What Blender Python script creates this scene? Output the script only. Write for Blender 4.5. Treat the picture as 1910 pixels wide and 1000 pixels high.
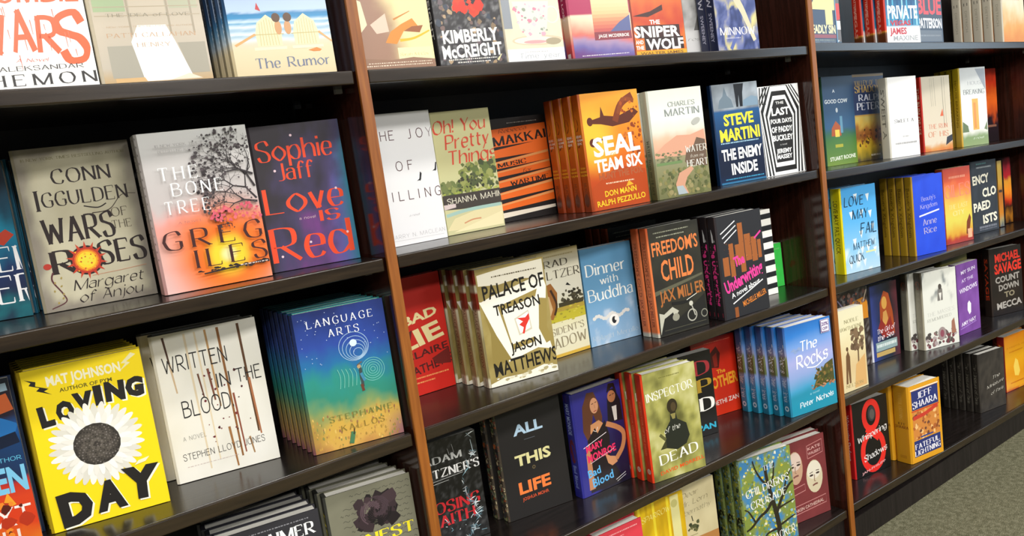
import bpy, math, random
from mathutils import Vector, Matrix, noise, geometry
for o in list(bpy.data.objects): bpy.data.objects.remove(o)
SC = bpy.context.scene
COL = SC.collection
PI = math.pi

# ------------------------------------------------------------------ camera
cam_data = bpy.data.cameras.new('camera'); cam = bpy.data.objects.new('camera', cam_data); COL.objects.link(cam)
cam_data.sensor_width = 36; cam_data.lens = 1477.58 / 1910 * 36; cam_data.clip_start = 0.02; cam_data.clip_end = 60
def _rot(a, b, c):
    return (Matrix.Rotation(a, 3, 'Z') @ Matrix.Rotation(b, 3, 'X') @ Matrix.Rotation(c, 3, 'Y'))
_R = _rot(-0.60232, -0.136023, 0.138437)          # columns: right, forward, up
cam.matrix_world = Matrix(((_R[0][0], _R[0][2], -_R[0][1], -0.57896), (_R[1][0], _R[1][2], -_R[1][1], -1.19092),
                           (_R[2][0], _R[2][2], -_R[2][1], 1.16455), (0, 0, 0, 1)))
SC.camera = cam

# ------------------------------------------------------------------ view, world, ceiling lamps
SC.view_settings.view_transform = 'Standard'; SC.view_settings.look = 'None'
SC.view_settings.gamma = 1; SC.view_settings.use_curve_mapping = False
SC.view_settings.exposure = 0.1
world = bpy.data.worlds.new('shop_air'); SC.world = world; world.use_nodes = True
world.node_tree.nodes['Background'].inputs[0].default_value = (0.80, 0.88, 1.0, 1)
world.node_tree.nodes['Background'].inputs[1].default_value = 0.10
def ceiling_lamp(x, y, z, sx, sy, watts, colour=(1, 0.98, 0.95)):
    d = bpy.data.lights.new('ceiling_lamp', 'AREA'); d.shape = 'RECTANGLE'; d.size = sx; d.size_y = sy; d.energy = watts; d.color = colour
    o = bpy.data.objects.new('ceiling_lamp', d); COL.objects.link(o); o.location = (x, y, z)
for x in (-1.1, 0.3, 1.7, 3.1):
    ceiling_lamp(x, -1.35, 2.75, 1.2, 0.3, 15)
for x in (-1.2, 0.9, 3.0):
    ceiling_lamp(x, -3.0, 2.8, 1.2, 0.6, 72)
for x in (-1.8, 0.9, 3.6):
    ceiling_lamp(x, -4.7, 2.8, 1.2, 0.6, 105)
dl = bpy.data.lights.new('shop_window_daylight', 'AREA'); dl.shape = 'RECTANGLE'; dl.size = 3.0; dl.size_y = 1.6; dl.energy = 60; dl.color = (0.62, 0.82, 1.0)
dw = bpy.data.objects.new('shop_window_daylight', dl); COL.objects.link(dw); dw.location = (6.2, -2.6, 2.3); dw.rotation_euler = (0, math.radians(90), 0)

# ------------------------------------------------------------------ colours and materials
def L(hx):
    if not isinstance(hx, str): return hx
    r = [int(hx[i:i + 2], 16) / 255 for i in (0, 2, 4)]
    return tuple(c / 12.92 if c <= 0.04045 else ((c + 0.055) / 1.055) ** 2.4 for c in r)
def mix(a, b, t):
    a = L(a); b = L(b); t = max(0, min(1, t)); return tuple(a[i] + (b[i] - a[i]) * t for i in range(3))
def ramp(t, *stops):
    if t <= stops[0][0]: return L(stops[0][1])
    for (t0, c0), (t1, c1) in zip(stops, stops[1:]):
        if t <= t1: return mix(c0, c1, (t - t0) / (t1 - t0 + 1e-9))
    return L(stops[-1][1])
def fb(x, y, s=1.0, seed=0, o=3):
    return noise.fractal(Vector((x * s + seed * 7.3, y * s - seed * 3.1, seed * 1.7)), 0.9, 2.1, o)   # about -1..1
def smooth(a, b, x):
    t = max(0, min(1, (x - a) / (b - a))); return t * t * (3 - 2 * t)

def new_mat(name):
    m = bpy.data.materials.new(name); m.use_nodes = True
    return m, m.node_tree.nodes, m.node_tree.links, m.node_tree.nodes['Principled BSDF']
def print_mat(name, rough, coat):
    m, N, K, P = new_mat(name)
    a = N.new('ShaderNodeAttribute'); a.attribute_name = 'ink'
    tc = N.new('ShaderNodeTexCoord'); nz = N.new('ShaderNodeTexNoise'); nz.inputs['Scale'].default_value = 900
    K.new(tc.outputs['Object'], nz.inputs['Vector'])
    mr = N.new('ShaderNodeMapRange'); mr.inputs['To Min'].default_value = rough - 0.05; mr.inputs['To Max'].default_value = rough + 0.05
    K.new(nz.outputs['Fac'], mr.inputs['Value']); K.new(mr.outputs['Result'], P.inputs['Roughness'])
    K.new(a.outputs['Color'], P.inputs['Base Color'])
    P.inputs['Specular IOR Level'].default_value = 0.4
    P.inputs['Coat Weight'].default_value = coat; P.inputs['Coat Roughness'].default_value = 0.22
    return m
M_GLOSS = print_mat('printed_gloss_jacket', 0.38, 0.25)
M_MATTE = print_mat('printed_matte_jacket', 0.55, 0.0)

def page_mat():
    m, N, K, P = new_mat('book_page_edges')
    tc = N.new('ShaderNodeTexCoord'); sp = N.new('ShaderNodeSeparateXYZ'); K.new(tc.outputs['Object'], sp.inputs[0])
    ns = N.new('ShaderNodeTexNoise'); ns.noise_dimensions = '1D'; ns.inputs['Scale'].default_value = 1400; ns.inputs['Detail'].default_value = 2
    K.new(sp.outputs['Y'], ns.inputs['W'])
    cr = N.new('ShaderNodeValToRGB'); cr.color_ramp.elements[0].color = (*L('cfc6ae'), 1); cr.color_ramp.elements[1].color = (*L('fbf8f0'), 1)
    cr.color_ramp.elements[0].position = 0.3; cr.color_ramp.elements[1].position = 0.6
    K.new(ns.outputs['Fac'], cr.inputs[0]); K.new(cr.outputs[0], P.inputs['Base Color']); P.inputs['Roughness'].default_value = 0.85
    return m
M_PAGE = page_mat()

def wood_mat(name, c1, c2, rough, spec=0.5, stretch=(14, 14, 0.9), coat=0.0):
    m, N, K, P = new_mat(name)
    tc = N.new('ShaderNodeTexCoord'); mp = N.new('ShaderNodeMapping'); mp.inputs['Scale'].default_value = stretch
    K.new(tc.outputs['Object'], mp.inputs[0])
    n1 = N.new('ShaderNodeTexNoise'); n1.inputs['Scale'].default_value = 9; n1.inputs['Detail'].default_value = 6; n1.inputs['Distortion'].default_value = 0.4
    K.new(mp.outputs[0], n1.inputs['Vector'])
    cr = N.new('ShaderNodeValToRGB'); cr.color_ramp.elements[0].color = (*L(c1), 1); cr.color_ramp.elements[1].color = (*L(c2), 1)
    cr.color_ramp.elements[0].position = 0.35; cr.color_ramp.elements[1].position = 0.68
    K.new(n1.outputs['Fac'], cr.inputs[0]); K.new(cr.outputs[0], P.inputs['Base Color'])
    mr = N.new('ShaderNodeMapRange'); mr.inputs['To Min'].default_value = rough * 0.85; mr.inputs['To Max'].default_value = rough * 1.2
    K.new(n1.outputs['Fac'], mr.inputs['Value']); K.new(mr.outputs[0], P.inputs['Roughness'])
    b = N.new('ShaderNodeBump'); b.inputs['Strength'].default_value = 0.04; b.inputs['Distance'].default_value = 0.001
    K.new(n1.outputs['Fac'], b.inputs['Height']); K.new(b.outputs[0], P.inputs['Normal'])
    P.inputs['Specular IOR Level'].default_value = spec; P.inputs['Coat Weight'].default_value = coat; P.inputs['Coat Roughness'].default_value = 0.1
    return m
M_SHELF = wood_mat('black_brown_shelf_laminate', '120e0c', '1f1917', 0.22, 0.6, (0.9, 14, 14))
M_NOSE = wood_mat('shelf_front_edge_band', '20170e', '302416', 0.25, 0.6, (0.9, 14, 14))
M_STRIP = wood_mat('orange_brown_wood_edge', '7e4412', '9c5c1c', 0.42, 0.5)
M_PANEL = wood_mat('dark_mahogany_panel', '2a130b', '3e1f17', 0.14, 0.55)
M_BACK = wood_mat('black_brown_back_panel', '120c0a', '1c1411', 0.5, 0.4)

def carpet_mat():
    m, N, K, P = new_mat('green_grey_carpet')
    tc = N.new('ShaderNodeTexCoord')
    n1 = N.new('ShaderNodeTexNoise'); n1.inputs['Scale'].default_value = 330; n1.inputs['Detail'].default_value = 3
    n2 = N.new('ShaderNodeTexNoise'); n2.inputs['Scale'].default_value = 70; n2.inputs['Detail'].default_value = 2
    for n in (n1, n2): K.new(tc.outputs['Object'], n.inputs['Vector'])
    cr = N.new('ShaderNodeValToRGB'); e = cr.color_ramp.elements
    e[0].position = 0.36; e[0].color = (*L('4f4d39'), 1); e[1].position = 0.64; e[1].color = (*L('86826a'), 1)
    x = e.new(0.5); x.color = (*L('69664f'), 1)
    ad = N.new('ShaderNodeMath'); ad.operation = 'MULTIPLY_ADD'; ad.inputs[1].default_value = 0.6
    ml = N.new('ShaderNodeMath'); ml.operation = 'MULTIPLY'; ml.inputs[1].default_value = 0.4
    K.new(n2.outputs['Fac'], ml.inputs[0]); K.new(n1.outputs['Fac'], ad.inputs[0]); K.new(ml.outputs[0], ad.inputs[2])
    K.new(ad.outputs[0], cr.inputs[0]); K.new(cr.outputs[0], P.inputs['Base Color']); P.inputs['Roughness'].default_value = 0.95
    P.inputs['Specular IOR Level'].default_value = 0.1
    b = N.new('ShaderNodeBump'); b.inputs['Strength'].default_value = 0.7; b.inputs['Distance'].default_value = 0.004
    K.new(n1.outputs['Fac'], b.inputs['Height']); K.new(b.outputs[0], P.inputs['Normal'])
    return m
M_CARPET = carpet_mat()
def plain_mat(name, c, rough):
    m, N, K, P = new_mat(name)
    n1 = N.new('ShaderNodeTexNoise'); n1.inputs['Scale'].default_value = 40
    cr = N.new('ShaderNodeValToRGB'); cr.color_ramp.elements[0].color = (*mix(c, '000000', 0.08), 1); cr.color_ramp.elements[1].color = (*L(c), 1)
    K.new(n1.outputs['Fac'], cr.inputs[0]); K.new(cr.outputs[0], P.inputs['Base Color']); P.inputs['Roughness'].default_value = rough
    return m
M_WALL = plain_mat('cream_painted_wall', 'cfc6b2', 0.8)
M_METAL = plain_mat('grey_metal_pin', '8a8a88', 0.35)

# ------------------------------------------------------------------ mesh helpers
class MB:
    def __init__(s): s.v = []; s.f = []; s.c = []
    def box(s, x0, y0, z0, x1, y1, z1, c=(0.5, 0.5, 0.5)):
        b = len(s.v); s.v += [(x0, y0, z0), (x1, y0, z0), (x1, y1, z0), (x0, y1, z0), (x0, y0, z1), (x1, y0, z1), (x1, y1, z1), (x0, y1, z1)]
        s.f += [tuple(b + i for i in q) for q in ((0, 3, 2, 1), (4, 5, 6, 7), (0, 1, 5, 4), (1, 2, 6, 5), (2, 3, 7, 6), (3, 0, 4, 7))]
        s.c += [c] * 8
    def mesh(s, name, mat, ink=False):
        me = bpy.data.meshes.new(name); me.from_pydata(s.v, [], s.f); me.materials.append(mat)
        if ink:
            a = me.color_attributes.new('ink', 'FLOAT_COLOR', 'POINT'); buf = []
            for c in s.c: buf += [c[0], c[1], c[2], 1.0]
            a.data.foreach_set('color', buf)
        me.update(); return me
def link(name, me, parent=None):
    o = bpy.data.objects.new(name, me); COL.objects.link(o)
    if parent: o.parent = parent
    return o
def tag(o, label, cat, group=None, kind=None):
    o['label'] = label; o['category'] = cat
    if group: o['group'] = group
    if kind: o['kind'] = kind
def bevel(o, w=0.002, seg=2):
    m = o.modifiers.new('rounded_edges', 'BEVEL'); m.width = w; m.segments = seg; m.limit_method = 'ANGLE'
def box_part(name, parent, mat, *d, bev=0):
    b = MB(); b.box(*d); o = link(name, b.mesh(name, mat), parent)
    if bev: bevel(o, bev)
    return o

# ------------------------------------------------------------------ the setting
W = 1.22; TH = 0.019; DEPTH = 0.29; ROWZ = [1.33775, 1.03226, 0.72807, 0.42449, 0.12]
ROLL = math.radians(1.52); DZ3 = [0.0069, -0.0084, -0.0024, -0.0033, 0.005]; TOPZ = 1.70
WB = [W, W, 1.345]                                # bay widths, left to right
b = MB(); b.box(-4, -5, -0.05, 6, 0.33, 0.0); fl = link('floor', b.mesh('floor', M_CARPET)); fl['kind'] = 'structure'
b = MB(); b.box(-4, 0.33, -0.05, 6, 0.43, 3.0); wl = link('wall_back', b.mesh('wall_back', M_WALL)); wl['kind'] = 'structure'

def upright(x, parent):
    u = box_part('upright', parent, M_PANEL, x - TH / 2, 0, 0.001, x + TH / 2, DEPTH, TOPZ)
    box_part('edge_strip', u, M_STRIP, x - TH / 2, -0.007, 0.001, x + TH / 2, 0, TOPZ, bev=0.0015)
for k, (lab, ups) in enumerate((('left dark brown bookcase holding the nearest and largest books', (-W, 0)),
                                ('middle dark brown bookcase between the two orange-brown wooden uprights', (W,)),
                                ('right dark brown bookcase standing at the green-grey carpet', (W + WB[2],)))):
    root = bpy.data.objects.new('bookcase', None); COL.objects.link(root)
    tag(root, lab, 'bookcase', 'run of bookcases along the wall')
    x0 = (k - 1) * W
    for x in ups: upright(x, root)
    box_part('back_panel', root, M_BACK, x0 + TH / 2, DEPTH, 0.001, x0 + WB[k] - TH / 2, DEPTH + 0.012, TOPZ)
    box_part('kick_board', root, M_BACK, x0 + TH / 2 + 0.003, 0.012, 0.001, x0 + WB[k] - TH / 2 - 0.003, 0.03, 0.072 if k == 2 else 0.096)
    for r in range(5):
        z = ROWZ[r] + (DZ3[r] if k == 2 else 0)
        ln = WB[k] - TH - 0.007
        bx = MB(); bx.box(0, 0.006, -0.022, ln, DEPTH - 0.002, 0.0)
        s = link('shelf', bx.mesh('shelf', M_SHELF), root); bevel(s, 0.001)
        s.location = (x0 + TH / 2 + 0.0035, 0, z - (0.013 * math.tan(ROLL) if k == 2 else 0))
        if k == 2: s.rotation_euler = (0, ROLL, 0)
        bx = MB(); bx.box(0, 0, -0.022, ln, 0.006, 0.0)
        e = link('front_edge', bx.mesh('front_edge', M_NOSE), s); bevel(e, 0.0022, 3)
        for px in (0.001, ln - 0.013):
            for py in (0.05, 0.24):
                bx = MB(); bx.box(px, py, -0.029, px + 0.012, py + 0.008, -0.0222); link('shelf_pin', bx.mesh('shelf_pin', M_METAL), s)

# ------------------------------------------------------------------ lettering
GL = {'A': (6, '0039,3960,1353'), 'B': (6, '0009,~093958563505,~053564613000'), 'C': (6, '~67593918050411305062'), 'D': (6, '0009,~0929586663512000'),
 'E': (5, '0009,0959,0545,0050'), 'F': (5, '0009,0959,0545'), 'G': (6, '~67593918050411305061,6164,4464'), 'H': (6, '0009,6069,0565'), 'I': (0, '0009'),
 'J': (3, '3933,~33312000'), 'K': (6, '0009,0459,2660'), 'L': (5, '0009,0050'), 'M': (8, '0009,0940,4089,8980'), 'N': (6, '0009,0960,6069'),
 'O': (7, '@30110405183949687574614030'), 'P': (5, '0009,~093958553404'), 'Q': (7, '@30110405183949687574614030,427a'),
 'R': (6, '0009,~093958553404,2460'), 'S': (5, '~5749290806254452401002'), 'T': (6, '3039,0969'), 'U': (6, '0903,~0311305163,6369'),
 'V': (6, '0930,3069'), 'W': (9, '0920,2047,4770,7099'), 'X': (6, '0960,0069'), 'Y': (6, '0934,3469,3430'), 'Z': (6, '0969,6900,0060'),
 'a': (4, '~0516364544,4440,~442403012041'), 'b': (5, '0009,~0426465452402002'), 'c': (4, '~4536160402103041'), 'd': (5, '5059,~5436160402103052'),
 'e': (4, '0343,~434536160402103041'), 'f': (3, '~48392917,1710,0636'), 'g': (5, '~5436160402103052,565a,~5a4c2c0b'), 'h': (5, '0009,~04264654,5450'),
 'i': (0, '0006,0809'), 'j': (1, '161a,~1a0c,1819'), 'k': (5, '0009,0346,1450'), 'l': (0, '0009'), 'm': (8, '0006,~04263644,4440,~44667684,8480'),
 'n': (5, '0006,~04264654,5450'), 'o': (5, '@200204263654523020'), 'p': (5, '060c,~0426465452402002'), 'q': (5, '565c,~5436160402103052'),
 'r': (3, '0006,~042636'), 's': (4, '~45361605133342301001'), 't': (3, '1811,~112030,0636'), 'u': (5, '0602,~02103052,5650'), 'v': (4, '0620,2046'),
 'w': (8, '0620,2046,4660,6086'), 'x': (4, '0640,0046'), 'y': (4, '0620,460c'), 'z': (4, '0646,4600,0040'), "'": (0, '0907'), '.': (0, '0001'),
 ',': (0, '010a'), '!': (0, '0903,0001'), '-': (3, '0434'), ' ': (3, ''), '4': (6, '4049,4902,0262'), '1': (1, '1019,1907'), '#': (4, '1019,3039,0343,0646')}
def _pts(s):
    f = lambda ch: -(ord(ch) - 96) if ch.isalpha() else int(ch)
    return [(f(s[i]), f(s[i + 1])) for i in range(0, len(s), 2)]
def catmull(P, closed=False, n=4):
    out = []; N = len(P); m = N - 1
    for i in range(m):
        if closed: a, b, c, d = P[(i - 1) % m], P[i], P[i + 1], P[(i + 2) % m if i + 2 > m else i + 2]
        else: a, b, c, d = P[max(i - 1, 0)], P[i], P[i + 1], P[min(i + 2, N - 1)]
        for k in range(n):
            t = k / n
            out.append(tuple(0.5 * (2 * b[j] + (c[j] - a[j]) * t + (2 * a[j] - 5 * b[j] + 4 * c[j] - d[j]) * t * t + (3 * b[j] - a[j] - 3 * c[j] + d[j]) * t ** 3) for j in (0, 1)))
    out.append(tuple(P[-1])); return out
STY = { 'sw': (1.25, 0.42, 12, 0.95, 4.6, 0),  # thick, thin, nib angle, serif, gap, slant
 's': (1.35, 0.45, 12, 1.05, 2.4, 0), 'm': (0.85, 0.8, 0, 0, 2.4, 0), 'sb': (1.9, 0.6, 10, 1.2, 2.6, 0), 'ss': (1.0, 0.45, 12, 0.8, 2.2, 0), 'l': (0.55, 0.55, 0, 0, 2.6, 0),
 'n': (1.1, 1.0, 0, 0, 2.4, 0), 'h': (1.9, 1.3, 30, 0, 2.6, 0.05), 'c': (0.95, 0.35, 38, 0, 1.7, 0.22), 'cb': (1.5, 0.5, 35, 0, 2.0, 0.15), 'g': (1.3, 0.3, 4, 0, 2.0, 0)}
def stroke_text(txt, sty):
    """-> list of quads (4 xy points) in glyph units, total width, cap height 9"""
    tk, tn, ang, ser, gap, sl = STY[sty]; x = 0; Q = []; ang = math.radians(ang)
    for ch in txt:
        w, g = GL.get(ch, GL.get(ch.upper(), (4, '')))
        for s in [q for q in g.split(',') if q]:
            if s[0] in '~@': P = catmull(_pts(s[1:]), s[0] == '@'); curved = True
            else: P = [tuple(map(float, q)) for q in _pts(s)]; curved = False
            n = len(P); off = []
            for i in range(n):
                a = P[max(i - 1, 0)]; c = P[min(i + 1, n - 1)]
                if s[0] == '@' and i in (0, n - 1): a = P[n - 2]; c = P[1]
                dx, dy = c[0] - a[0], c[1] - a[1]; l = math.hypot(dx, dy) or 1; phi = math.atan2(dy, dx)
                t = max(tn, tk * abs(math.sin(phi - ang))) / 2
                off.append((-dy / l * t, dx / l * t))
            ext = 0 if (curved or ser) else tn * 0.35
            for i in range(n - 1):
                a, c = P[i], P[i + 1]; oa, oc = off[i], off[i + 1]
                if ext and i == 0 or ext and i == n - 2:
                    l = math.hypot(c[0] - a[0], c[1] - a[1]) or 1; ux, uy = (c[0] - a[0]) / l * ext, (c[1] - a[1]) / l * ext
                    if i == 0: a = (a[0] - ux, a[1] - uy)
                    if i == n - 2: c = (c[0] + ux, c[1] + uy)
                Q.append([(a[0] + oa[0], a[1] + oa[1]), (a[0] - oa[0], a[1] - oa[1]), (c[0] - oc[0], c[1] - oc[1]), (c[0] + oc[0], c[1] + oc[1])])
                for k, z in enumerate(Q[-1]): Q[-1][k] = (z[0] + x + sl * z[1], z[1])
            if ser and not curved:
                for e, o2 in ((P[0], P[-1]), (P[-1], P[0])):
                    dx, dy = e[0] - o2[0], e[1] - o2[1]
                    if abs(dy) > abs(dx) * 0.9 and abs(dy) > 2 and e[1] in (0, 9, 6, -3) and ch not in "'.,!":
                        if e[1] == 6 and e[0] > 3 and ch in 'nmhr': continue
                        q = tn * 0.9 * (1 if e[1] <= 0 else -1)
                        Q.append([(e[0] - ser + x, e[1]), (e[0] + ser + x, e[1]), (e[0] + ser * .8 + x, e[1] + q), (e[0] - ser * .8 + x, e[1] + q)])
                    elif abs(dx) > 2 and abs(dy) < 0.1 and ch in 'EFLTZ' and e[1] in (0, 9) and (e[0] in (5, 6) or (ch in 'TZ' and e[0] == 0)):
                        q = 1.7 * (1 if e[1] == 0 else -1)
                        Q.append([(e[0] - tn * .7 + x, e[1]), (e[0] + tn * .5 + x, e[1]), (e[0] + tn * .5 + x, e[1] + q), (e[0] + x, e[1] + q)])
        x += w + gap
    return Q, x - gap
_built = {}
def built_text(txt, bold):
    key = (txt, bold)
    if key not in _built:
        c = bpy.data.curves.new('lettering', 'FONT'); c.body = txt; c.size = 1; c.offset = bold; c.resolution_u = 2; c.fill_mode = 'FRONT'
        o = bpy.data.objects.new('lettering', c); COL.objects.link(o); bpy.context.view_layer.update()
        me = bpy.data.meshes.new_from_object(o.evaluated_get(bpy.context.evaluated_depsgraph_get()))
        _built[key] = ([v.co.to_2d()[:] for v in me.vertices], [tuple(p.vertices) for p in me.polygons])
        bpy.data.objects.remove(o); bpy.data.curves.remove(c); bpy.data.meshes.remove(me)
    return _built[key]
def cap_height(bold):
    v, _ = built_text('H', bold); ys = [q[1] for q in v]; return max(ys) - min(ys)

# ------------------------------------------------------------------ a printed sheet: colour grid, flat inks and lettering in one mesh
STEP = 0.00001
class Sheet(MB):
    def __init__(s, w, h, seed=1, vs=1.0): super().__init__(); s.w = w; s.h = h; s.vs = vs; s.minx = 1; s.k = 0; s.rnd = random.Random(seed); s.edge = (0.3, 0.3, 0.3)
    def _p(s, u, v): return (min(max(u, 0.001), 0.999) * s.w, -s.k * STEP, min(max(v * s.vs, 0.001), 0.999) * s.h)
    def paint(s, fn, nx=12, nz=18):
        b = len(s.v); nx = max(nx, s.minx)
        for j in range(nz + 1):
            for i in range(nx + 1):
                s.v.append((i / nx * s.w, 0, j / nz * s.h)); s.c.append(tuple(L(fn(i / nx, min(j / nz / s.vs, 1.3)))))
        for j in range(nz):
            for i in range(nx):
                a = b + j * (nx + 1) + i; s.f.append((a, a + 1, a + nx + 2, a + nx + 1))
        s.edge = s.c[b + (nz // 2) * (nx + 1)]; s.k += 1
    def fill(s, c): s.paint(lambda u, v: c, 1, 1)
    def poly(s, P, c, up=True):
        if up: s.k += 1
        b = len(s.v); s.v += [s._p(*q) for q in P]; s.c += [L(c)] * len(P)
        for t in geometry.tessellate_polygon([[Vector((q[0] * s.w, q[1] * s.h, 0)) for q in P]]):
            i, j, k = t; A, B, C = P[i], P[j], P[k]
            if (B[0] - A[0]) * (C[1] - A[1]) - (B[1] - A[1]) * (C[0] - A[0]) < 0: j, k = k, j
            s.f.append((b + i, b + j, b + k))
    def rect(s, u0, v0, u1, v1, c): s.poly([(u0, v0), (u1, v0), (u1, v1), (u0, v1)], c)
    def ell(s, u, v, ru, rv, c, rot=0, n=20, up=True):      # radii as shares of the width
        r = math.radians(rot); P = []
        for i in range(n):
            a = 2 * PI * i / n; x, y = ru * math.cos(a), rv * math.sin(a)
            P.append((u + x * math.cos(r) - y * math.sin(r), v + (x * math.sin(r) + y * math.cos(r)) * s.w / s.h))
        if up: s.k += 1
        b = len(s.v); s.v += [s._p(*q) for q in P]; s.c += [L(c)] * n; s.f.append(tuple(range(b, b + n)))
    def line(s, P, wd, c, sm=False, taper=0, closed=False, up=True):         # width as a share of the cover's width
        if sm: P = catmull(P, closed, 5)
        if up: s.k += 1
        asp = s.h / s.w; Q = [(q[0], q[1] * asp) for q in P]; n = len(Q); b = len(s.v)
        for i in range(n):
            a, d = Q[max(i - 1, 0)], Q[min(i + 1, n - 1)]
            if closed and i in (0, n - 1): a, d = Q[n - 2], Q[1]
            dx, dy = d[0] - a[0], d[1] - a[1]; l = math.hypot(dx, dy) or 1
            t = wd / 2 * (1 - taper * i / (n - 1)); nx, ny = -dy / l * t, dx / l * t
            s.v += [s._p(Q[i][0] + nx, (Q[i][1] + ny) / asp), s._p(Q[i][0] - nx, (Q[i][1] - ny) / asp)]; s.c += [L(c)] * 2
        for i in range(n - 1): s.f.append((b + 2 * i, b + 2 * i + 1, b + 2 * i + 3, b + 2 * i + 2))
    def ring(s, u, v, r, wd, c, ry=None, n=28):
        ry = ry or r; s.line([(u + r * math.cos(2 * PI * i / n), v + ry * math.sin(2 * PI * i / n) * s.w / s.h) for i in range(n + 1)], wd, c, closed=True)
    def blobs(s, n, u0, v0, u1, v1, r0, r1, cols, flat=1.0):
        for _ in range(n):
            r = s.rnd.uniform(r0, r1); u = s.rnd.uniform(u0, u1); v = s.rnd.uniform(v0, v1)
            m = 7; P = [(u + r * s.rnd.uniform(.6, 1.2) * math.cos(2 * PI * i / m), v + flat * r * s.rnd.uniform(.6, 1.2) * math.sin(2 * PI * i / m) * s.w / s.h) for i in range(m)]
            P = [(min(max(a, 0.002), 0.998), min(max(q, 0.002), 0.998)) for a, q in P]
            s.k += 0.25; s.poly(P, s.rnd.choice(cols), up=False)
        s.k += 1
    def t(s, txt, u, v, h, c, w=None, f='b', rot=0, al='c', sh=0):
        """lettering: u,v of the baseline's centre (or left end), h cap height as a share of the sheet's height, w width share to fit"""
        s.k += 1; H = h * s.h * s.vs
        if f in ('b', 'bb', 'r', 'x'):
            bold = {'b': 0.018, 'bb': 0.035, 'r': 0.0, 'x': 0.075}[f]; V, F = built_text(txt, bold); ch = cap_height(bold)
            if not V: return
            x0 = min(q[0] for q in V); x1 = max(q[0] for q in V); sy = H / ch; sx = (w * s.w / (x1 - x0)) if w else sy * 0.9
            V = [((q[0] - x0) * sx, q[1] * sy) for q in V]; T = (x1 - x0) * sx
        else:
            Q, tw = stroke_text(txt, f); sy = H / 9; sx = (w * s.w / tw) if w and tw > 0.5 else sy
            V = []; F = []
            for q in Q:
                i = len(V); V += [(p[0] * sx, p[1] * sy) for p in q]
                ar = sum(q[k][0] * q[(k + 1) % 4][1] - q[(k + 1) % 4][0] * q[k][1] for k in range(4))
                F.append((i, i + 1, i + 2, i + 3) if ar > 0 else (i, i + 3, i + 2, i + 1))
            T = tw * sx
        ox = {'c': -T / 2, 'l': 0, 'r': -T}[al]; r = math.radians(rot); cr, sr = math.cos(r), math.sin(r); b = len(s.v)
        for i, (x, y) in enumerate(V):
            x += ox + sh * y; X = u * s.w + x * cr - y * sr; Z = v * s.vs * s.h + x * sr + y * cr
            s.v.append((min(max(X, 0.0003), s.w - 0.0003), -s.k * STEP - (i // 4 % 5) * 2e-6, min(max(Z, 0.0003), s.h - 0.0003))); s.c.append(L(c))
        s.f += [tuple(b + i for i in q) for q in F]
    def place(s, mb, ox=0.0, oy=0.0, oz=0.0):
        b = len(mb.v); mb.v += [(ox + x, oy + y, oz + z) for x, y, z in s.v]; mb.f += [tuple(b + i for i in q) for q in s.f]; mb.c += s.c

# ------------------------------------------------------------------ the covers
ART = {}
def art(fn): ART[fn.__name__] = fn; return fn
def speck(A, base, amp, nx=40, nz=60, s=14, seed=3, dark='000000', light='ffffff'):
    def f(u, v):
        n = fb(u, v * 1.5, s, seed) * amp
        return mix(base, light if n > 0 else dark, abs(n))
    A.paint(f, nx, nz)
def smallprint(A, v, c, u0=.1, u1=.9, th=.006, n=26):
    r = A.rnd; x = u0
    while x < u1:
        l = r.uniform(.008, .03); A.rect(x, v, min(x + l, u1), v + th, c); x += l + r.uniform(.006, .014)

@art
def zombie(A):
    A.fill('f4f1ec'); c = 'f2683a'
    A.t('ZOMBIE', .5, .79, .17, c, .9, 'h')
    A.t('W', .07, .34, .32, c, .3, 'h'); A.t('A', .38, .36, .34, c, .17, 'h', rot=2); A.t('R', .6, .34, .30, c, .17, 'h', rot=-3); A.t('S', .84, .25, .42, c, .22, 'h', rot=4)
    for i in range(16):
        u = A.rnd.uniform(.05, .95); v = A.rnd.uniform(.3, .75); A.line([(u, v), (u + .005, v - A.rnd.uniform(.05, .14))], .008, 'e8785a', taper=.5)
    A.t('A Novel', .42, .25, .03, 'd86a5a', .28, 'c'); A.t('ALEKSANDAR', .5, .175, .04, '3a3634', .76, 'ss'); A.t('HEMON', .5, .04, .1, '2a2624', .95, 'sw')
@art
def idea(A):
    A.paint(lambda u, v: ramp(v, (0, 'c2a070'), (.06, 'bfa67e'), (.12, 'bfb5a4'), (.5, 'c9bca8'), (1, 'aaa288')), 1, 20)
    A.rect(.02, .62, .3, .95, 'a3b58c'); A.rect(.7, .64, .97, .98, 'b5b69a'); A.rect(.34, .6, .66, .95, 'c9bca6')
    for u in (.32, .68, .9): A.line([(u, .42), (u, 1)], .02, 'a99c86')
    for v in (.585, .66): A.line([(.02, v), (.98, v)], .012, 'b3a48a')
    A.poly([(.08, .06), (.38, .05), (.3, .33), (.08, .33)], 'aaa494'); A.poly([(.8, .07), (.98, .07), (.98, .34), (.72, .34)], 'a7a08f')
    A.poly([(.36, .02), (.82, .02), (.7, .36), (.64, .5), (.38, .5), (.3, .36)], 'fbf8f2')
    A.poly([(.1, .02), (.38, .02), (.36, .055), (.1, .055)], 'd8b077'); A.poly([(.6, .02), (.9, .02), (.78, .07)], 'e8dcc4')
    A.t('THE IDEA of LOVE', .5, .575, .028, '8d8672', .76, 'ss'); A.t('NEW YORK TIMES BESTSELLING AUTHOR', .5, .485, .012, 'c2a888', .78, 'n')
    A.t('PATTI CALLAHAN', .5, .40, .036, 'c7a07c', .8, 'ss'); A.t('HENRY', .5, .315, .036, 'c7a88c', .3, 'ss')
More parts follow.
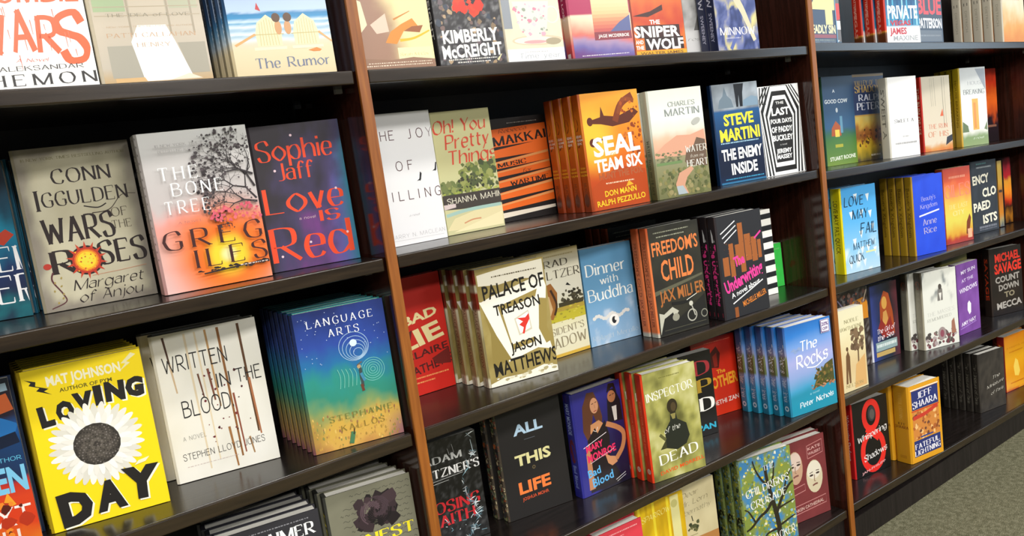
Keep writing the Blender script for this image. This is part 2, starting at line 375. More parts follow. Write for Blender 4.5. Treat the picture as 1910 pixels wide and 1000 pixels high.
@art
def rumor(A):
    A.paint(lambda u, v: ramp(v + .012 * fb(u, v, 6, 2), (.0, 'dccaa0'), (.24, 'e3d3ad'), (.30, 'dfd2b8'), (.33, 'dbe4e8'), (.36, '9fc0d2'), (.38, 'e6eef0'), (.42, '8ab4cf'), (.45, 'e9f0f2'), (.475, '4f9fc8'), (.50, 'dceaf0'), (.52, '2f8fc4'), (.57, '2a7fb4'), (.58, 'b9cfe8'), (.75, 'a9bede'), (1, '8fa8d0')), 20, 90)
    A.poly([(.28, .6), (.33, .58), (.3, .66)], 'c03a3a')
    for cx, fl, hd in ((.37, 1, .465), (.745, -1, .58)):
        A.poly([(cx - .12, .27), (cx + .12, .27), (cx + .13, .38), (cx + .1, .48), (cx, .55), (cx - .1, .48), (cx - .13, .38)], 'eee2b4')
        for k in range(-3, 4): A.line([(cx + k * .03, .275), (cx + k * .026, .52 - abs(k) * .015)], .006, 'cdbb86')
        A.rect(cx - .16, .235, cx + .16, .262, 'f0e6c2'); A.rect(cx - .15, .37, cx + .15, .378, 'c8b880')
        A.line([(cx - fl * .13, .38), (cx - fl * .34, .285)], .03, 'd9a86a', sm=False); A.ell(hd + fl * .01, .43, .035, .1, 'cf9a68'); A.ell(hd, .52, .042, .065, '5b3c24')
    A.poly([(.74, .215), (.79, .2), (.86, .2), (.88, .215), (.83, .235)], 'd9863a')
    A.t('The Rumor', .57, .075, .088, '6f7890', .74, 's')
@art
def mapmaker(A):
    def f(u, v):
        g = smooth(.35, .75, u + .35 * v - .1 + .12 * fb(u, v, 3, 5)); return mix('a07a64', 'f4dfa4', g)
    A.paint(f, 30, 40)
    A.poly([(.18, .5), (.4, .62), (.42, .42), (.25, .4)], 'dcc4ae'); A.poly([(.02, .78), (.05, .42), (.14, .5), (.1, .75)], 'efe0b8')
    A.poly([(.35, .3), (.5, .28), (.62, .42), (.78, .46), (.86, .43), (.76, .56), (.6, .5), (.44, .42)], 'd88a34'); A.poly([(.62, .42), (.84, .4), (.9, .48), (.74, .47)], '9a5a32'); A.line([(.5, .55), (.74, .64)], .03, 'c8843c', taper=.6)
    A.line([(.55, .32), (.75, .34), (.98, .42)], .05, 'e8b52a', sm=True, taper=.5); A.rect(.5, .1, .97, .24, 'f3e6b0'); A.t('Sarah McCoy', .72, .15, .03, 'd2b472', .4, 'c')
    A.poly([(0, 0), (1, 0), (1, .1), (.7, .13), (.4, .11), (0, .14)], '957058'); smallprint(A, .075, 'e8d4bc', .08, .95, .01); smallprint(A, .045, 'e8d4bc', .05, .95, .012)
@art
def mccreight(A):
    speck(A, '2d2a2c', .25); A.blobs(130, .0, .0, 1, 1, .015, .05, ['8a7358', 'a78c6a', '6a5a5e', '4a4450', 'b59a78', '3a4250', '78605a'])
    A.blobs(14, .3, .45, .7, .55, .04, .1, ['d8331c', 'e8401e'])
    A.t('KIMBERLY', .5, .2, .11, 'f6f4ee', .84, 'bb', rot=1); A.t('McCREIGHT', .5, .075, .11, 'f6f4ee', .9, 'bb', rot=1)
    smallprint(A, .05, 'e0dcd4', .12, .85, .01); smallprint(A, .025, 'e0dcd4', .25, .75, .01); A.line([(.86, .03), (.93, .08)], .03, 'e8dca8', taper=.7)
@art
def teacup(A):
    A.paint(lambda u, v: mix('e8dcc0', 'd8ccb0', .5 + .5 * fb(u, v, 6, 4)), 16, 24); A.rect(0, .42, .14, 1, '8a8f96'); A.rect(0, 0, 1, .17, 'f7f6f3')
    A.ell(.55, .27, .45, .1, 'd9c3a2'); A.ell(.5, .27, .36, .075, 'efe4cf'); A.ell(.82, .25, .14, .07, 'a89a7c')
    A.poly([(.18, .75), (.82, .75), (.74, .42), (.6, .3), (.38, .3), (.26, .42)], 'dcd6cc'); A.blobs(40, .22, .34, .75, .72, .015, .045, ['e6a5b4', 'd98096', '8f9a86', 'b8bcae', 'e9c6cc'])
    A.ring(.85, .58, .12, .03, 'e2d8cc', .16); A.ell(.5, .25, .2, .035, 'e8a0a0'); A.t('Time year', .55, .05, .06, '8f9296', .72, 'l'); smallprint(A, .125, 'b8b4b0', .3, .7, .008)
@art
def acampora(A):
    def f(u, v):
        if v > .62: return 'b02a58'
        return ramp(v + .06 * fb(u, v, 3, 8) + .12 * (u - .5), (.0, '6a3a7e'), (.12, '6d63a4'), (.22, 'a58cae'), (.3, 'd86a5c'), (.42, 'eaa88e'), (.56, 'f0d8b8'), (.64, 'f3e4c8'))
    A.paint(f, 30, 60)
    A.rect(.36, .26, .985, .96, 'efd9a6')
    for k in range(14):
        v = .27 + k * .05; A.rect(.36, v, .985, v + .051, ramp(k / 13, (0, '5a4c7c'), (.15, 'c25a56'), (.35, 'e08a66'), (.55, 'efc48e'), (1, 'f3e0b0')))
    A.poly([(.62, .36), (.985, .36), (.985, .6), (.8, .5)], '5c6494'); A.rect(.36, .255, .985, .37, '8a3c46'); A.t('JAGE MCDERBOE', .68, .29, .045, 'f6f0ea', .52, 'b')
    A.t('THE LOST DAUGHTER', .5, .84, .05, 'f2d8e0', .8, 's'); smallprint(A, .04, 'efe6ea', .12, .9, .012)
@art
def sniper(A):
    A.paint(lambda u, v: ramp(v + .1 * fb(u, v, 5, 2), (0, 'd96a14'), (.12, 'e47a18'), (.3, 'c23a14'), (.5, 'd8641c'), (1, 'f09024')), 24, 36)
    A.poly([(.0, .55), (.4, .62), (.6, .8), (.75, .98), (.95, .98), (.9, .5), (.6, .58)], '4c1a10'); A.blobs(16, .0, .5, 1, .9, .03, .09, ['7a2a10', 'e8922a', '3c140c', 'f0a834'])
    A.t('THE', .42, .285, .04, 'f8f4ec', .2, 'bb'); A.rect(.05, .16, .9, .275, '3a150c'); A.t('SNIPER', .44, .17, .1, 'fbf8f2', .9, 'bb'); A.t('AND', .08, .11, .035, 'f8f4ec', .15, 'bb'); A.t('THE', .08, .06, .035, 'f8f4ec', .15, 'bb')
    A.rect(.18, .05, .95, .165, '2a120c'); A.t('WOLF', .58, .055, .1, 'fbf8f2', .74, 'bb'); A.rect(0, 0, 1, .045, 'd9a41c'); A.t('WALTER JAMES', .5, .01, .025, '7a4a10', .85, 'b'); A.poly([(.0, .36), (.35, .4), (.6, .46), (.6, .41), (.3, .35)], '3c140c')
@art
def pearl(A):
    A.paint(lambda u, v: mix('e9e8e6', '8b8a88', smooth(.38, .5, v) * (.55 + .5 * fb(u, v, 6, 6))), 24, 36)
    A.poly([(.2, .42), (.36, .75), (.5, .9), (.62, .75), (.7, .42)], '767472'); A.t('rosalie', .3, .26, .05, 'a4a29e', .5, 'c'); A.t('a novel', .3, .06, .03, 'b4b2ae', .3, 'c')
@art
def minnow(A):
    A.paint(lambda u, v: ramp(.5 + .6 * fb(u + .3 * fb(u, v, 3, 9), v, 4, 7), (0, '232c58'), (.35, '3f4d86'), (.55, '6f78aa'), (.75, 'c2b88a'), (1, 'e6d88e')), 32, 48)
    A.line([(.35, .98), (.5, .6), (.68, .4), (.9, .1)], .2, 'd8cfae', sm=True, taper=.6); A.ring(.78, .72, .16, .09, '56639c', .22); A.line([(.3, .02), (.45, .14), (.65, .22)], .07, '5b6aa8', sm=True)
    A.t('MINNOW', .5, .17, .075, 'ece8f0', .82, 's'); smallprint(A, .13, 'c8c8e0', .2, .55, .012)
@art
def four(A):
    A.fill('2b3750'); A.rect(0, .86, 1, .99, '7a2436'); A.t('4', .58, .25, .55, 'ecd98e', .8, 'bb'); A.t('DEADLY SIN', .47, .13, .095, 'efe4ac', .94, 'bb'); A.rect(.1, .075, .95, .115, '8e3f46'); smallprint(A, .045, '8f9a94', .1, .9, .015); smallprint(A, .02, '7c8894', .1, .9, .02); A.rect(.96, 0, 1, 1, '5f86a4')
@art
def decoy(A):
    A.fill('6b625c'); A.poly([(.0, .5), (.7, .56), (.7, 1), (0, 1)], 'a8cc78'); A.poly([(.7, .56), (1, .64), (1, 1), (.7, 1)], 'd2382c'); A.t('DU', .6, .58, .3, '3a2a24', .3, 'bb'); A.rect(.72, .4, 1, .6, 'ece6e0'); A.rect(.0, .22, .8, .3, 'b4b2b0'); A.rect(0, .0, 1, .12, '3f5868'); A.t('TICK', .7, .03, .13, 'f0eeee', .5, 'bb')
@art
def vegas(A):
    A.paint(lambda u, v: ramp(v, (0, 'f4f3f1'), (.33, 'f4f3f1'), (.34, '3f8fb4'), (.7, '2f6f9c'), (1, '1c3d66')), 1, 60)
    for i in range(7): A.rect(.06 + i * .14, .36, .1 + i * .14, 1, ['9fd4e8', '58b0d0', '1f4f7e'][i % 3])
    A.t('PRIVATE', .5, .5, .26, 'eef4f6', .9, 'bb'); A.t('VEGAS', .42, .36, .1, 'c8343c', .62, 'bb'); A.t('JAMES', .34, .19, .13, 'c23440', .5, 'bb'); A.t('MAXINE', .55, .06, .1, 'a8aaac', .74, 'b')
@art
def nypd(A):
    A.fill('29303f'); A.t('BLUE', .5, .6, .34, 'dc3030', .95, 'bb'); A.t('PATTERSON', .5, .32, .2, 'e8e6e8', .92, 'bb'); A.rect(.05, .05, .95, .27, '5b5f66'); smallprint(A, .15, '8a8e94', .1, .9, .03)
@art
def cream(A):
    A.paint(lambda u, v: ramp(v + .12 * fb(u, v, 4, 3), (0, 'd98a4a'), (.25, 'e0a25c'), (.45, 'e9cfa4'), (.7, 'efe4d2'), (1, 'e4d6c0')), 16, 24); smallprint(A, .6, 'b89a78', .2, .8, .03)
@art
def teal(A):
    A.paint(lambda u, v: ramp(v + .1 * fb(u, v, 3, 3), (0, '20384a'), (.05, '1f6a72'), (.12, '232c48'), (.3, '20305a'), (.45, '1a6f90'), (.58, '1a83a0'), (.72, '0f4258'), (.85, '0c1c28'), (1, '0a0f16')), 14, 30)
    A.poly([(.7, .5), (.9, .56), (.98, .52), (.85, .46)], 'c0422c'); A.t('SEVEN', .62, .3, .15, 'f2f0ee', 1.0, 's', al='c'); A.t('RIVER', .6, .1, .17, 'f2f0ee', 1.0, 's')
@art
def iggulden(A):
    def f(u, v):
        e = min(u, 1 - u, v * 1.4, (1 - v) * 1.4); n = fb(u, v, 5, 3)
        return mix(mix('b9b193', 'c9c2a6', .5 + .6 * n), '6f6560', smooth(.14, .0, e + .06 * n) * .75)
    A.paint(f, 36, 52); k = '231512'
    A.t('#1 NEW YORK TIMES BESTSELLING AUTHOR', .5, .925, .017, '6e6638', .9, 'ss')
    A.t('CONN', .53, .775, .085, k, .5, 's'); A.t('GGULDEN', .53, .64, .085, k, .74, 's'); A.t('I', .115, .62, .125, k, .03, 's')
    A.line([(.5, .62), (.62, .6), (.7, .62)], .012, k, sm=True); A.line([(.56, .57), (.72, .58), (.85, .66), (.98, .66)], .01, '3a2c20', sm=True, taper=.5)
    A.t('WARS', .42, .415, .15, k, .6, 'sb'); A.t('OF', .8, .53, .055, '4a4030', .14, 'ss'); A.t('THE', .8, .455, .05, '4a4030', .17, 'ss')
    A.t('R', .23, .225, .14, k, .17, 'sb'); A.t('SES', .76, .245, .14, k, .4, 'sb'); A.ring(.43, .285, .13, .03, '1e1210')
    for i in range(14):
        a = 2 * PI * i / 14 + .2; A.poly([(.43 + .1 * math.cos(a - .2), .285 + .065 * math.sin(a - .2)), (.43 + .185 * math.cos(a), .285 + .12 * math.sin(a)), (.43 + .1 * math.cos(a + .2), .285 + .065 * math.sin(a + .2))], 'c23c1c')
    for r, c in ((.128, 'b8301a'), (.11, 'dd6a1a'), (.096, 'efa81c'), (.08, 'f4d22a'), (.05, 'e9d838')): A.ell(.43, .285, r, r, c)
    A.blobs(22, .33, .22, .53, .35, .004, .012, ['f0b02a', 'c8401a']); A.ell(.085, .28, .035, .03, 'b03020')
    A.line([(.12, .24), (.1, .19), (.17, .1), (.18, .05), (.05, .02)], .016, '57292e', sm=True, taper=.4)
    for i in range(7): A.ell(.1 + .09 * A.rnd.random(), .05 + i * .025, .012, .008, 'a08c4a', A.rnd.uniform(0, 90))
    A.line([(.45, .185), (.7, .19), (.95, .2)], .006, 'c49070'); A.t('Margaret', .58, .11, .062, k, .62, 'c'); A.t('of Anjou', .58, .03, .062, k, .56, 'c')
@art
def bonetree(A):
    def f(u, v):
        n = fb(u, v, 5, 4); d = math.hypot((u - .62), (v - .19) * 1.5)
        c = ramp(v + .07 * n - .08 * (1 - u), (.0, 'f3a89a'), (.06, 'ee7a60'), (.14, 'f08a62'), (.3, 'ee7a5a'), (.36, 'e88a7a'), (.42, 'd9a8a2'), (.5, 'c2b9b6'), (1, 'c4c4c0'))
        c = mix(c, 'd9bab4', smooth(.45, .05, u) * smooth(.6, .2, v) * .8)
        c = mix(c, 'f2741c', smooth(.7, .25, d)); return mix(mix(c, 'f8d02a', smooth(.26, .12, d)), 'fff6b0', smooth(.1, .02, d))
    A.paint(f, 44, 66)
    def br(u, v, a, l, w, dep):
        u2, v2 = u + l * math.cos(a), v + l * math.sin(a) * .66
        if not 0.3 < u2 < .99 or v2 > .985: return
        A.line([(u, v), (u2, v2)], w, '2c2426', taper=.3)
        if dep: [br(u2, v2, a + A.rnd.uniform(.15, .8) * q, l * .8, w * .68, dep - 1) for q in (-1, 1)]
        else: A.blobs(1, u2 - .05, v2 - .03, u2 + .04, v2 + .03, .006, .02, ['3a3234', '4c4244'])
    for st in ((.985, .52, 2.2, .15), (.985, .6, 2.0, .14), (.985, .68, 2.7, .15), (.98, .5, 2.9, .13)): br(st[0], st[1], st[2], st[3], .022, 6)
    A.blobs(70, .5, .72, .98, .97, .004, .014, ['35302f', '4c4644', '2a2424']); A.blobs(40, .66, .46, .98, .62, .004, .012, ['40383a', '5a4c4e'])
    A.blobs(60, .5, .4, .98, .5, .008, .022, ['d2586a', 'de6a6e', 'c84a5c'])
    A.t('#1 NEW YORK TIMES', .34, .905, .016, '8a8684', .42, 'ss'); A.t('BESTSELLING AUTHOR OF', .36, .87, .016, '8a8684', .42, 'ss')
    A.t('THE', .29, .70, .078, 'eeeeec', .34, 'sw'); A.t('BONE', .44, .60, .078, 'eeeeec', .46, 'sw'); A.t('TREE', .32, .49, .078, 'eeeeec', .4, 'sw'); A.t('A NOVEL', .32, .425, .014, 'b06a62', .22, 'ss')
    A.t('GREG', .5, .27, .112, '3c1210', .9, 'sw'); A.t('ILES', .64, .135, .112, '3c1210', .66, 'sw')
    A.blobs(40, .3, .095, .98, .12, .01, .03, ['281a18', '3a2420', '1e1412'], .5); A.line([(.35, .092), (.98, .115)], .014, '221614'); smallprint(A, .105, 'd8c8c0', .7, .97, .006)
@art
def jaff(A):
    def f(u, v):
        n = fb(u, v, 3.5, 6); t = u * .75 + (1 - v) * .55 + .35 * n
        return mix(mix('2c262c', '433a5e', smooth(.25, .75, t)), ramp(u, (0, '4a2c54'), (.6, '7a3c86'), (.85, '5a5a9c'), (1, '2f7f96')), smooth(.65, 1.15, t + .1 * fb(u, v, 9, 2)))
    A.paint(f, 36, 54); c = 'ee4a22'
    for q in (('Sophie', .46, .76, .135, .82), ('Jaff', .42, .62, .115, .38), ('Love', .47, .40, .17, .86), ('is', .73, .305, .11, .2), ('Red', .48, .065, .23, .88)): A.t(q[0], q[1], q[2], q[3], c, q[4], 'g')
    for u, v in ((.44, .92), (.2, .69), (.85, .52), (.46, .17), (.9, .2), (.12, .1)): A.ell(u, v, .014, .014, 'e8c8d0')
    A.t('a novel', .47, .335, .018, 'c8a8b4', .18, 'n')
@art
def joy(A):
    A.fill('e5e3e2'); c = '4c2426'
    for a, u, v in (('T', .06, .8), ('H', .2, .8), ('E', .33, .8), ('J', .62, .8), ('O', .79, .8), ('Y', .95, .8), ('O', .38, .565), ('F', .56, .565), ('K', .06, .34), ('I', .2, .34), ('L', .34, .34), ('L', .5, .34), ('I', .63, .34), ('N', .78, .34), ('G', .95, .34)): A.t(a, u, v, .068, c if a != 'Y' else '8a7c7c', None, 'm')
    for u, v in ((.68, .47), (.96, .53)): A.poly([(u - .05, v), (u + .02, v + .005), (u + .05, v + .06), (u + .02, v + .05), (u - .005, v + .015)], '1e1c1e'); A.line([(u, v), (u + .03, v + .065)], .02, '1e1c1e')
    A.t('a novel', .5, .21, .016, '9a9698', .16, 'c'); A.t('HARRY N. MACLEAN', .52, .055, .03, 'aaa6a6', .9, 'l'); A.line([(.1, .04), (.95, .035)], .004, 'b8b4b4')
@art
def pretty(A):
    A.paint(lambda u, v: ramp(v, (0, 'c8c79a'), (.3, 'b9b88a'), (.6, 'c5bf8a'), (1, 'cbc693')), 1, 20); c = 'd0452a'
    A.t('Oh! You', .45, .83, .1, c, .88, 'cb', rot=2); A.t('Pretty', .55, .7, .11, c, .74, 'cb', rot=2); A.t('Things', .6, .575, .105, c, .82, 'cb', rot=2)
    A.blobs(90, .02, .33, .55, .42, .02, .06, ['6a7440', '8a8f4e', '4c5a30', '767a48']); A.blobs(110, .38, .36, .98, .56, .02, .07, ['5c6a34', '3e4a2a', '7c8440', '8f9350', '4a5230'])
    A.blobs(30, .3, .33, .75, .5, .01, .03, ['2e3220', '383424']); A.blobs(40, .02, .31, .98, .35, .02, .04, ['a0a848', '8c9840', 'b0b25a'], .5); A.rect(0, .2, 1, .325, '3b332c'); A.t('SHANNA MAHIN', .55, .255, .045, 'd9d2bc', .95, 'n', rot=1)
    A.poly([(0, .21), (.2, .22), (.2, .25), (0, .25)], 'cbb9b4'); A.poly([(0, 0), (1, 0), (1, .2), (.5, .19), (0, .21)], 'c2bd8e'); A.poly([(0, .04), (.5, .02), (1, .05), (1, .18), (.5, .17), (.15, .13)], 'd9cc9c'); A.line([(.02, .16), (.4, .185), (.98, .19)], .05, '9ab8ac', sm=True); A.poly([(.1, .02), (.5, .07), (.98, .13), (.98, .02)], 'e4d6a8'); A.line([(.3, .08), (.45, .1), (.6, .1)], .02, 'c78a62', sm=True)
@art
def wartime(A):
    A.fill('17110f'); o = 'ee6a18'; lt = 'd9a070'
    def band(v0, v1, k0, k1, c=o): A.poly([(0, v0), (1, v1), (1, v1 + k1), (0, v0 + k0)], c)
    band(.73, .75, .17, .17); band(.625, .64, .075, .12)
    for v, k in ((.52, .085), (.44, .07), (.335, .085), (.22, .085), (.115, .08)): band(v, v + .035, k * .8, k * 1.15); band(v + k * .55, v + .035 + k * .85, k * .2, k * .28, 'e59a58')
    band(.04, .07, .05, .03, 'e8dcc8')
    A.t('Rebecca', .38, .865, .035, '5a1c08', .5, 'c', rot=3); A.t('MAKKAI', .5, .755, .085, '1c0c06', .94, 'sb', rot=3); A.t('MUSIC', .3, .54, .04, '1c0c06', .5, 'sb', rot=3); A.t('for', .55, .46, .035, '3a1608', .16, 'c', rot=3); A.t('WARTIME', .58, .355, .042, '1c0c06', .7, 'sb', rot=3)
    smallprint(A, .945, 'a09890', .3, .85, .008)
@art
def seal(A):
    def f(u, v):
        d = math.hypot(u - .12, (v - .6) * 1.5); c = ramp(v + .05 * fb(u, v, 7, 3), (0, '9c3810'), (.3, 'c44a10'), (.55, 'e07a14'), (.8, 'ee9420'), (1, 'f0a028')); return mix(c, 'f6c838', smooth(.55, .1, d) * .8)
    A.paint(f, 30, 44); d = '5a2410'
    A.poly([(.12, .77), (.3, .79), (.33, .88), (.37, .8), (.6, .78), (.9, .84), (.98, .8), (.8, .72), (.5, .7), (.3, .73), (.14, .74)], d); A.ell(.12, .76, .05, .06, d); A.ell(.13, .58, .06, .06, d); A.line([(.13, .58), (.3, .6)], .025, d)
    A.line([(.55, .74), (.68, .88), (.9, .95)], .1, '7a3410', sm=True); A.line([(.62, .8), (.72, .92), (.92, .9)], .06, '8a4214', sm=True); A.blobs(50, .68, .45, .98, .92, .01, .035, ['8a3a10', 'c86a1a', 'a84c12'])
    A.poly([(.02, .0), (.98, 0), (.98, .3), (.5, .36), (.02, .2)], 'b24410'); A.t('SEAL', .53, .47, .165, 'fbf6ea', .82, 'bb', rot=2); A.t('OF', .45, .45, .03, 'e8a82a', .1, 'b'); A.t('TEAM SIX', .53, .335, .11, 'fbf6ea', .84, 'bb', rot=2)
    A.t('HUNT THE FOX', .55, .265, .06, 'a85a34', .78, 'bb', rot=2); smallprint(A, .215, 'ecc8a8', .26, .76, .012); A.t('DON MANN', .5, .115, .05, 'f4c62a', .56, 'b', rot=2); A.t('RALPH PEZZULLO', .5, .04, .05, 'f4c62a', .86, 'b', rot=2); A.poly([(.6, .17), (.66, .22), (.74, .18)], 'e8a82a')
@art
def water(A):
    A.paint(lambda u, v: ramp(v + .02 * fb(u, v, 6, 3), (0, '6f7048'), (.2, '84825a'), (.34, '8f8f6c'), (.4, 'a58f72'), (.44, 'd9a88a'), (.55, 'e3bc9e'), (.62, 'dcdccc'), (.75, 'e8ebe4'), (.9, 'e4e6d8'), (1, 'dfe0d0')), 24, 50)
    A.poly([(.0, .42), (.2, .5), (.45, .57), (.7, .56), (.98, .6), (.98, .38), (0, .38)], 'd8a084'); A.poly([(.55, .32), (.6, .42), (.75, .46), (.82, .53), (.98, .5), (.98, .25), (.6, .28)], '6c5848')
    A.blobs(60, .02, .32, .5, .42, .01, .04, ['6f7054', '5c6048', '86865e'], .6); A.rect(.02, .31, .5, .335, '6f8a58'); A.blobs(110, .02, .02, .98, .26, .015, .05, ['64683e', '86804e', '545a36', '9a8f62', '757a4c'])
    A.poly([(.36, .02), (.33, .12), (.42, .22), (.66, .27), (.7, .24), (.56, .17), (.5, .1), (.56, .02)], 'cf9a7e'); A.poly([(.36, .02), (.34, .1), (.46, .1), (.54, .02)], 'a9b4b8'); A.ell(.84, .68, .09, .05, 'b4b4ac', 20)
    A.t('CHARLES', .6, .84, .042, '8f9692', .5, 's'); A.t('MARTIN', .6, .755, .062, '8a918e', .64, 's'); A.t('WATER', .79, .40, .06, 'f4efe4', .4, 's'); A.t('from my', .79, .345, .03, 'ece4d4', .26, 'c'); A.t('HEART', .79, .265, .06, 'f4efe4', .4, 's')
@art
def enemy(A):
    A.paint(lambda u, v: ramp(v, (0, '12284a'), (.1, '101c34'), (.3, '0f1c38'), (.5, '143c66'), (.74, '1f568a'), (.76, '9aa6b0'), (1, 'b6bcc4')) if v < .75 else mix('a9b3bc', '6c747c', .5 + .6 * fb(u, v, 6, 5)), 20, 44)
    A.poly([(.1, .76), (.14, .84), (.22, .88), (.27, .97), (.32, .88), (.4, .84), (.44, .76)], '6e7f8c'); A.poly([(.48, .99), (.7, .99), (.66, .9), (.64, .76), (.58, .76), (.57, .88), (.54, .76), (.5, .76)], '11151c'); A.poly([(.66, .82), (.85, .86), (.98, .84), (.98, .76), (.64, .76)], '7f98ac')
    A.t('STEVE', .52, .59, .115, 'f2e23a', .66, 'bb', rot=1); A.t('MARTINI', .52, .435, .125, 'f2e23a', .88, 'bb', rot=1); smallprint(A, .405, 'a9d0e4', .08, .92, .012); A.t('THE ENEMY', .52, .245, .115, 'f6f6f4', .9, 'bb', rot=1); A.t('INSIDE', .54, .095, .115, 'f6f6f4', .58, 'bb', rot=1); smallprint(A, .04, '4aa8d0', .1, .95, .012); A.rect(0, 0, 1, .02, '2f6f98')
@art
def paddy(A):
    A.fill('f1f0ee'); k = '141414'
    def cof(s, c, wd=None):
        P = [(.5 + x * s, .5 + y * s * .86) for x, y in ((-.13, .38), (.13, .38), (.28, .16), (.2, -.4), (-.2, -.4), (-.28, .16))]
        P = [(min(max(a, 0.004), .996), min(max(q, .004), .996)) for a, q in P]
        A.poly(P, c)
    for i, s in enumerate((2.9, 2.6, 2.36, 2.12, 1.9, 1.7, 1.5, 1.34, 1.18)): cof(s, k if i % 2 else 'f3f2f0')
    for u in (.05, .12, .19): A.line([(u, .99), (u - .04, .8)], .03, k)
    cof(1.04, '1b1b1c')
    A.t('THE', .5, .79, .03, 'e8e8e6', .2, 'b'); A.t('LAST', .5, .67, .085, 'f6f6f4', .44, 'bb'); A.t('FOUR DAYS', .5, .58, .05, 'f6f6f4', .52, 'bb'); A.t('OF PADDY', .5, .48, .065, 'f6f6f4', .52, 'bb'); A.t('BUCKLEY', .5, .385, .065, 'f6f6f4', .5, 'bb'); A.t('a novel', .5, .33, .018, 'd0d0ce', .16, 'n'); A.t('JEREMY', .5, .245, .05, 'f2f2f0', .38, 'bb'); A.t('MASSEY', .5, .18, .05, 'f2f2f0', .38, 'bb')
@art
def bluegreen(A):
    A.paint(lambda u, v: ramp(v + .03 * fb(u, v, 4, 4), (0, '6f8a2c'), (.1, '5a7f30'), (.3, '3f7030'), (.36, '2f5f48'), (.42, '2a5478'), (.7, '2a4a6e'), (1, '243a56')), 16, 40)
    A.poly([(.2, .33), (.22, .42), (.36, .5), (.5, .44), (.52, .33)], 'a8501c'); A.rect(.32, .32, .46, .4, 'f4c84a'); A.rect(.5, .36, .58, .55, '5f8fa8'); A.rect(.3, .2, .55, .235, 'a8a62c')
    A.t('A', .36, .82, .035, 'dfe6ea', .08, 'b'); A.t('GOOD COW', .42, .70, .045, 'e6ecee', .74, 'b'); A.ell(.42, .62, .035, .05, 'c8d0d4'); A.t('STUART ROONE', .52, .06, .045, 'eef2e0', .84, 'b', rot=2)
@art
def valley(A):
    A.paint(lambda u, v: '2b3a5e' if v > .52 else ramp(v + .06 * fb(u, v, 7, 5), (0, '4c4234'), (.08, '8a7a2c'), (.18, 'c8a42c'), (.24, '7c4a22'), (.36, '94602e'), (.42, 'c0a04a'), (.5, 'b9a862')), 24, 50)
    A.blobs(50, .02, .16, .98, .36, .015, .04, ['5c3a20', '8a4a22', '3c2a1c', 'a86a34', '6a3a2a']); A.rect(0, .97, 1, 1, 'b8934c'); A.rect(0, .515, 1, .53, 'b8934c')
    A.t('VALLEY OF THE', .5, .87, .055, 'b89a58', .86, 'sb'); A.t('SHADOW', .5, .79, .075, 'b89a58', .86, 'sb'); A.t('RALPH', .55, .695, .07, 'd8dce8', .74, 'sb'); A.t('PETERS', .53, .59, .08, 'd8dce8', .84, 'sb'); smallprint(A, .05, 'd8d2c4', .45, .75, .02)
@art
def white(A):
    A.fill('efeeec'); A.t('SWEET A', .5, .43, .042, '3a3838', .66, 's'); smallprint(A, .245, 'b0aeac', .42, .64, .018); smallprint(A, .16, 'a4a2a0', .15, .9, .022)
@art
def beige(A):
    A.paint(lambda u, v: ramp(v + .05 * fb(u, v, 4, 2), (0, 'd2702c'), (.07, 'd89a52'), (.12, 'e0d2ba'), (.5, 'd8ccb4'), (1, 'c9c0aa')), 12, 30)
    for u, w in ((.3, .01), (.36, .008), (.44, .012), (.72, .02), (.8, .012)): A.line([(u, .98), (u + .02, .6 if u < .5 else .3)], w, '9a9280')
    A.poly([(.6, .46), (.7, .56), (.72, .46)], 'd8643a'); A.t('THE RUN', .5, .30, .06, 'd27a5a', .66, 's'); A.t('OF HIS', .5, .19, .07, 'd2845e', .7, 's'); A.poly([(.75, .06), (1, .12), (1, .2), (.8, .17)], '34343c')
@art
def house(A):
    A.paint(lambda u, v: ramp(v + .03 * fb(u, v, 5, 2), (0, '8a9a5a'), (.12, '7f9658'), (.17, 'd9d8c8'), (.22, 'e8e6de'), (.6, 'ecebe6'), (.72, 'd2d2cc'), (1, 'b8b8b4')), 14, 36)
    A.poly([(.6, .98), (.98, .98), (.98, .7)], '8a8c90'); A.rect(.42, .2, .66, .6, 'e8a838'); A.rect(.47, .22, .56, .55, 'd98a24'); A.poly([(0, .18), (.02, .32), (.22, .26), (.25, .18)], '5f6e3c'); A.poly([(.85, .2), (.98, .3), (.98, .18)], '6a7848'); A.line([(.3, .2), (.28, .62)], .03, 'f6f6f4'); A.line([(.8, .2), (.8, .62)], .03, 'f6f6f4')
    A.t('HOUSE', .6, .78, .045, 'a2a2a0', .6, 's'); A.t('BREAKING', .52, .66, .06, '5c5c5a', .8, 's'); A.t('a novel', .6, .08, .03, 'e6ecd8', .4, 'c')
@art
def ember(A):
    A.paint(lambda u, v: ramp(v + .12 * fb(u, v, 5, 7), (0, '1c1418'), (.3, '241820'), (.38, 'b8481c'), (.6, 'e0641c'), (.8, 'c83414'), (1, '7a1c10')), 20, 36); smallprint(A, .2, '9a6a54', .3, .9, .03)
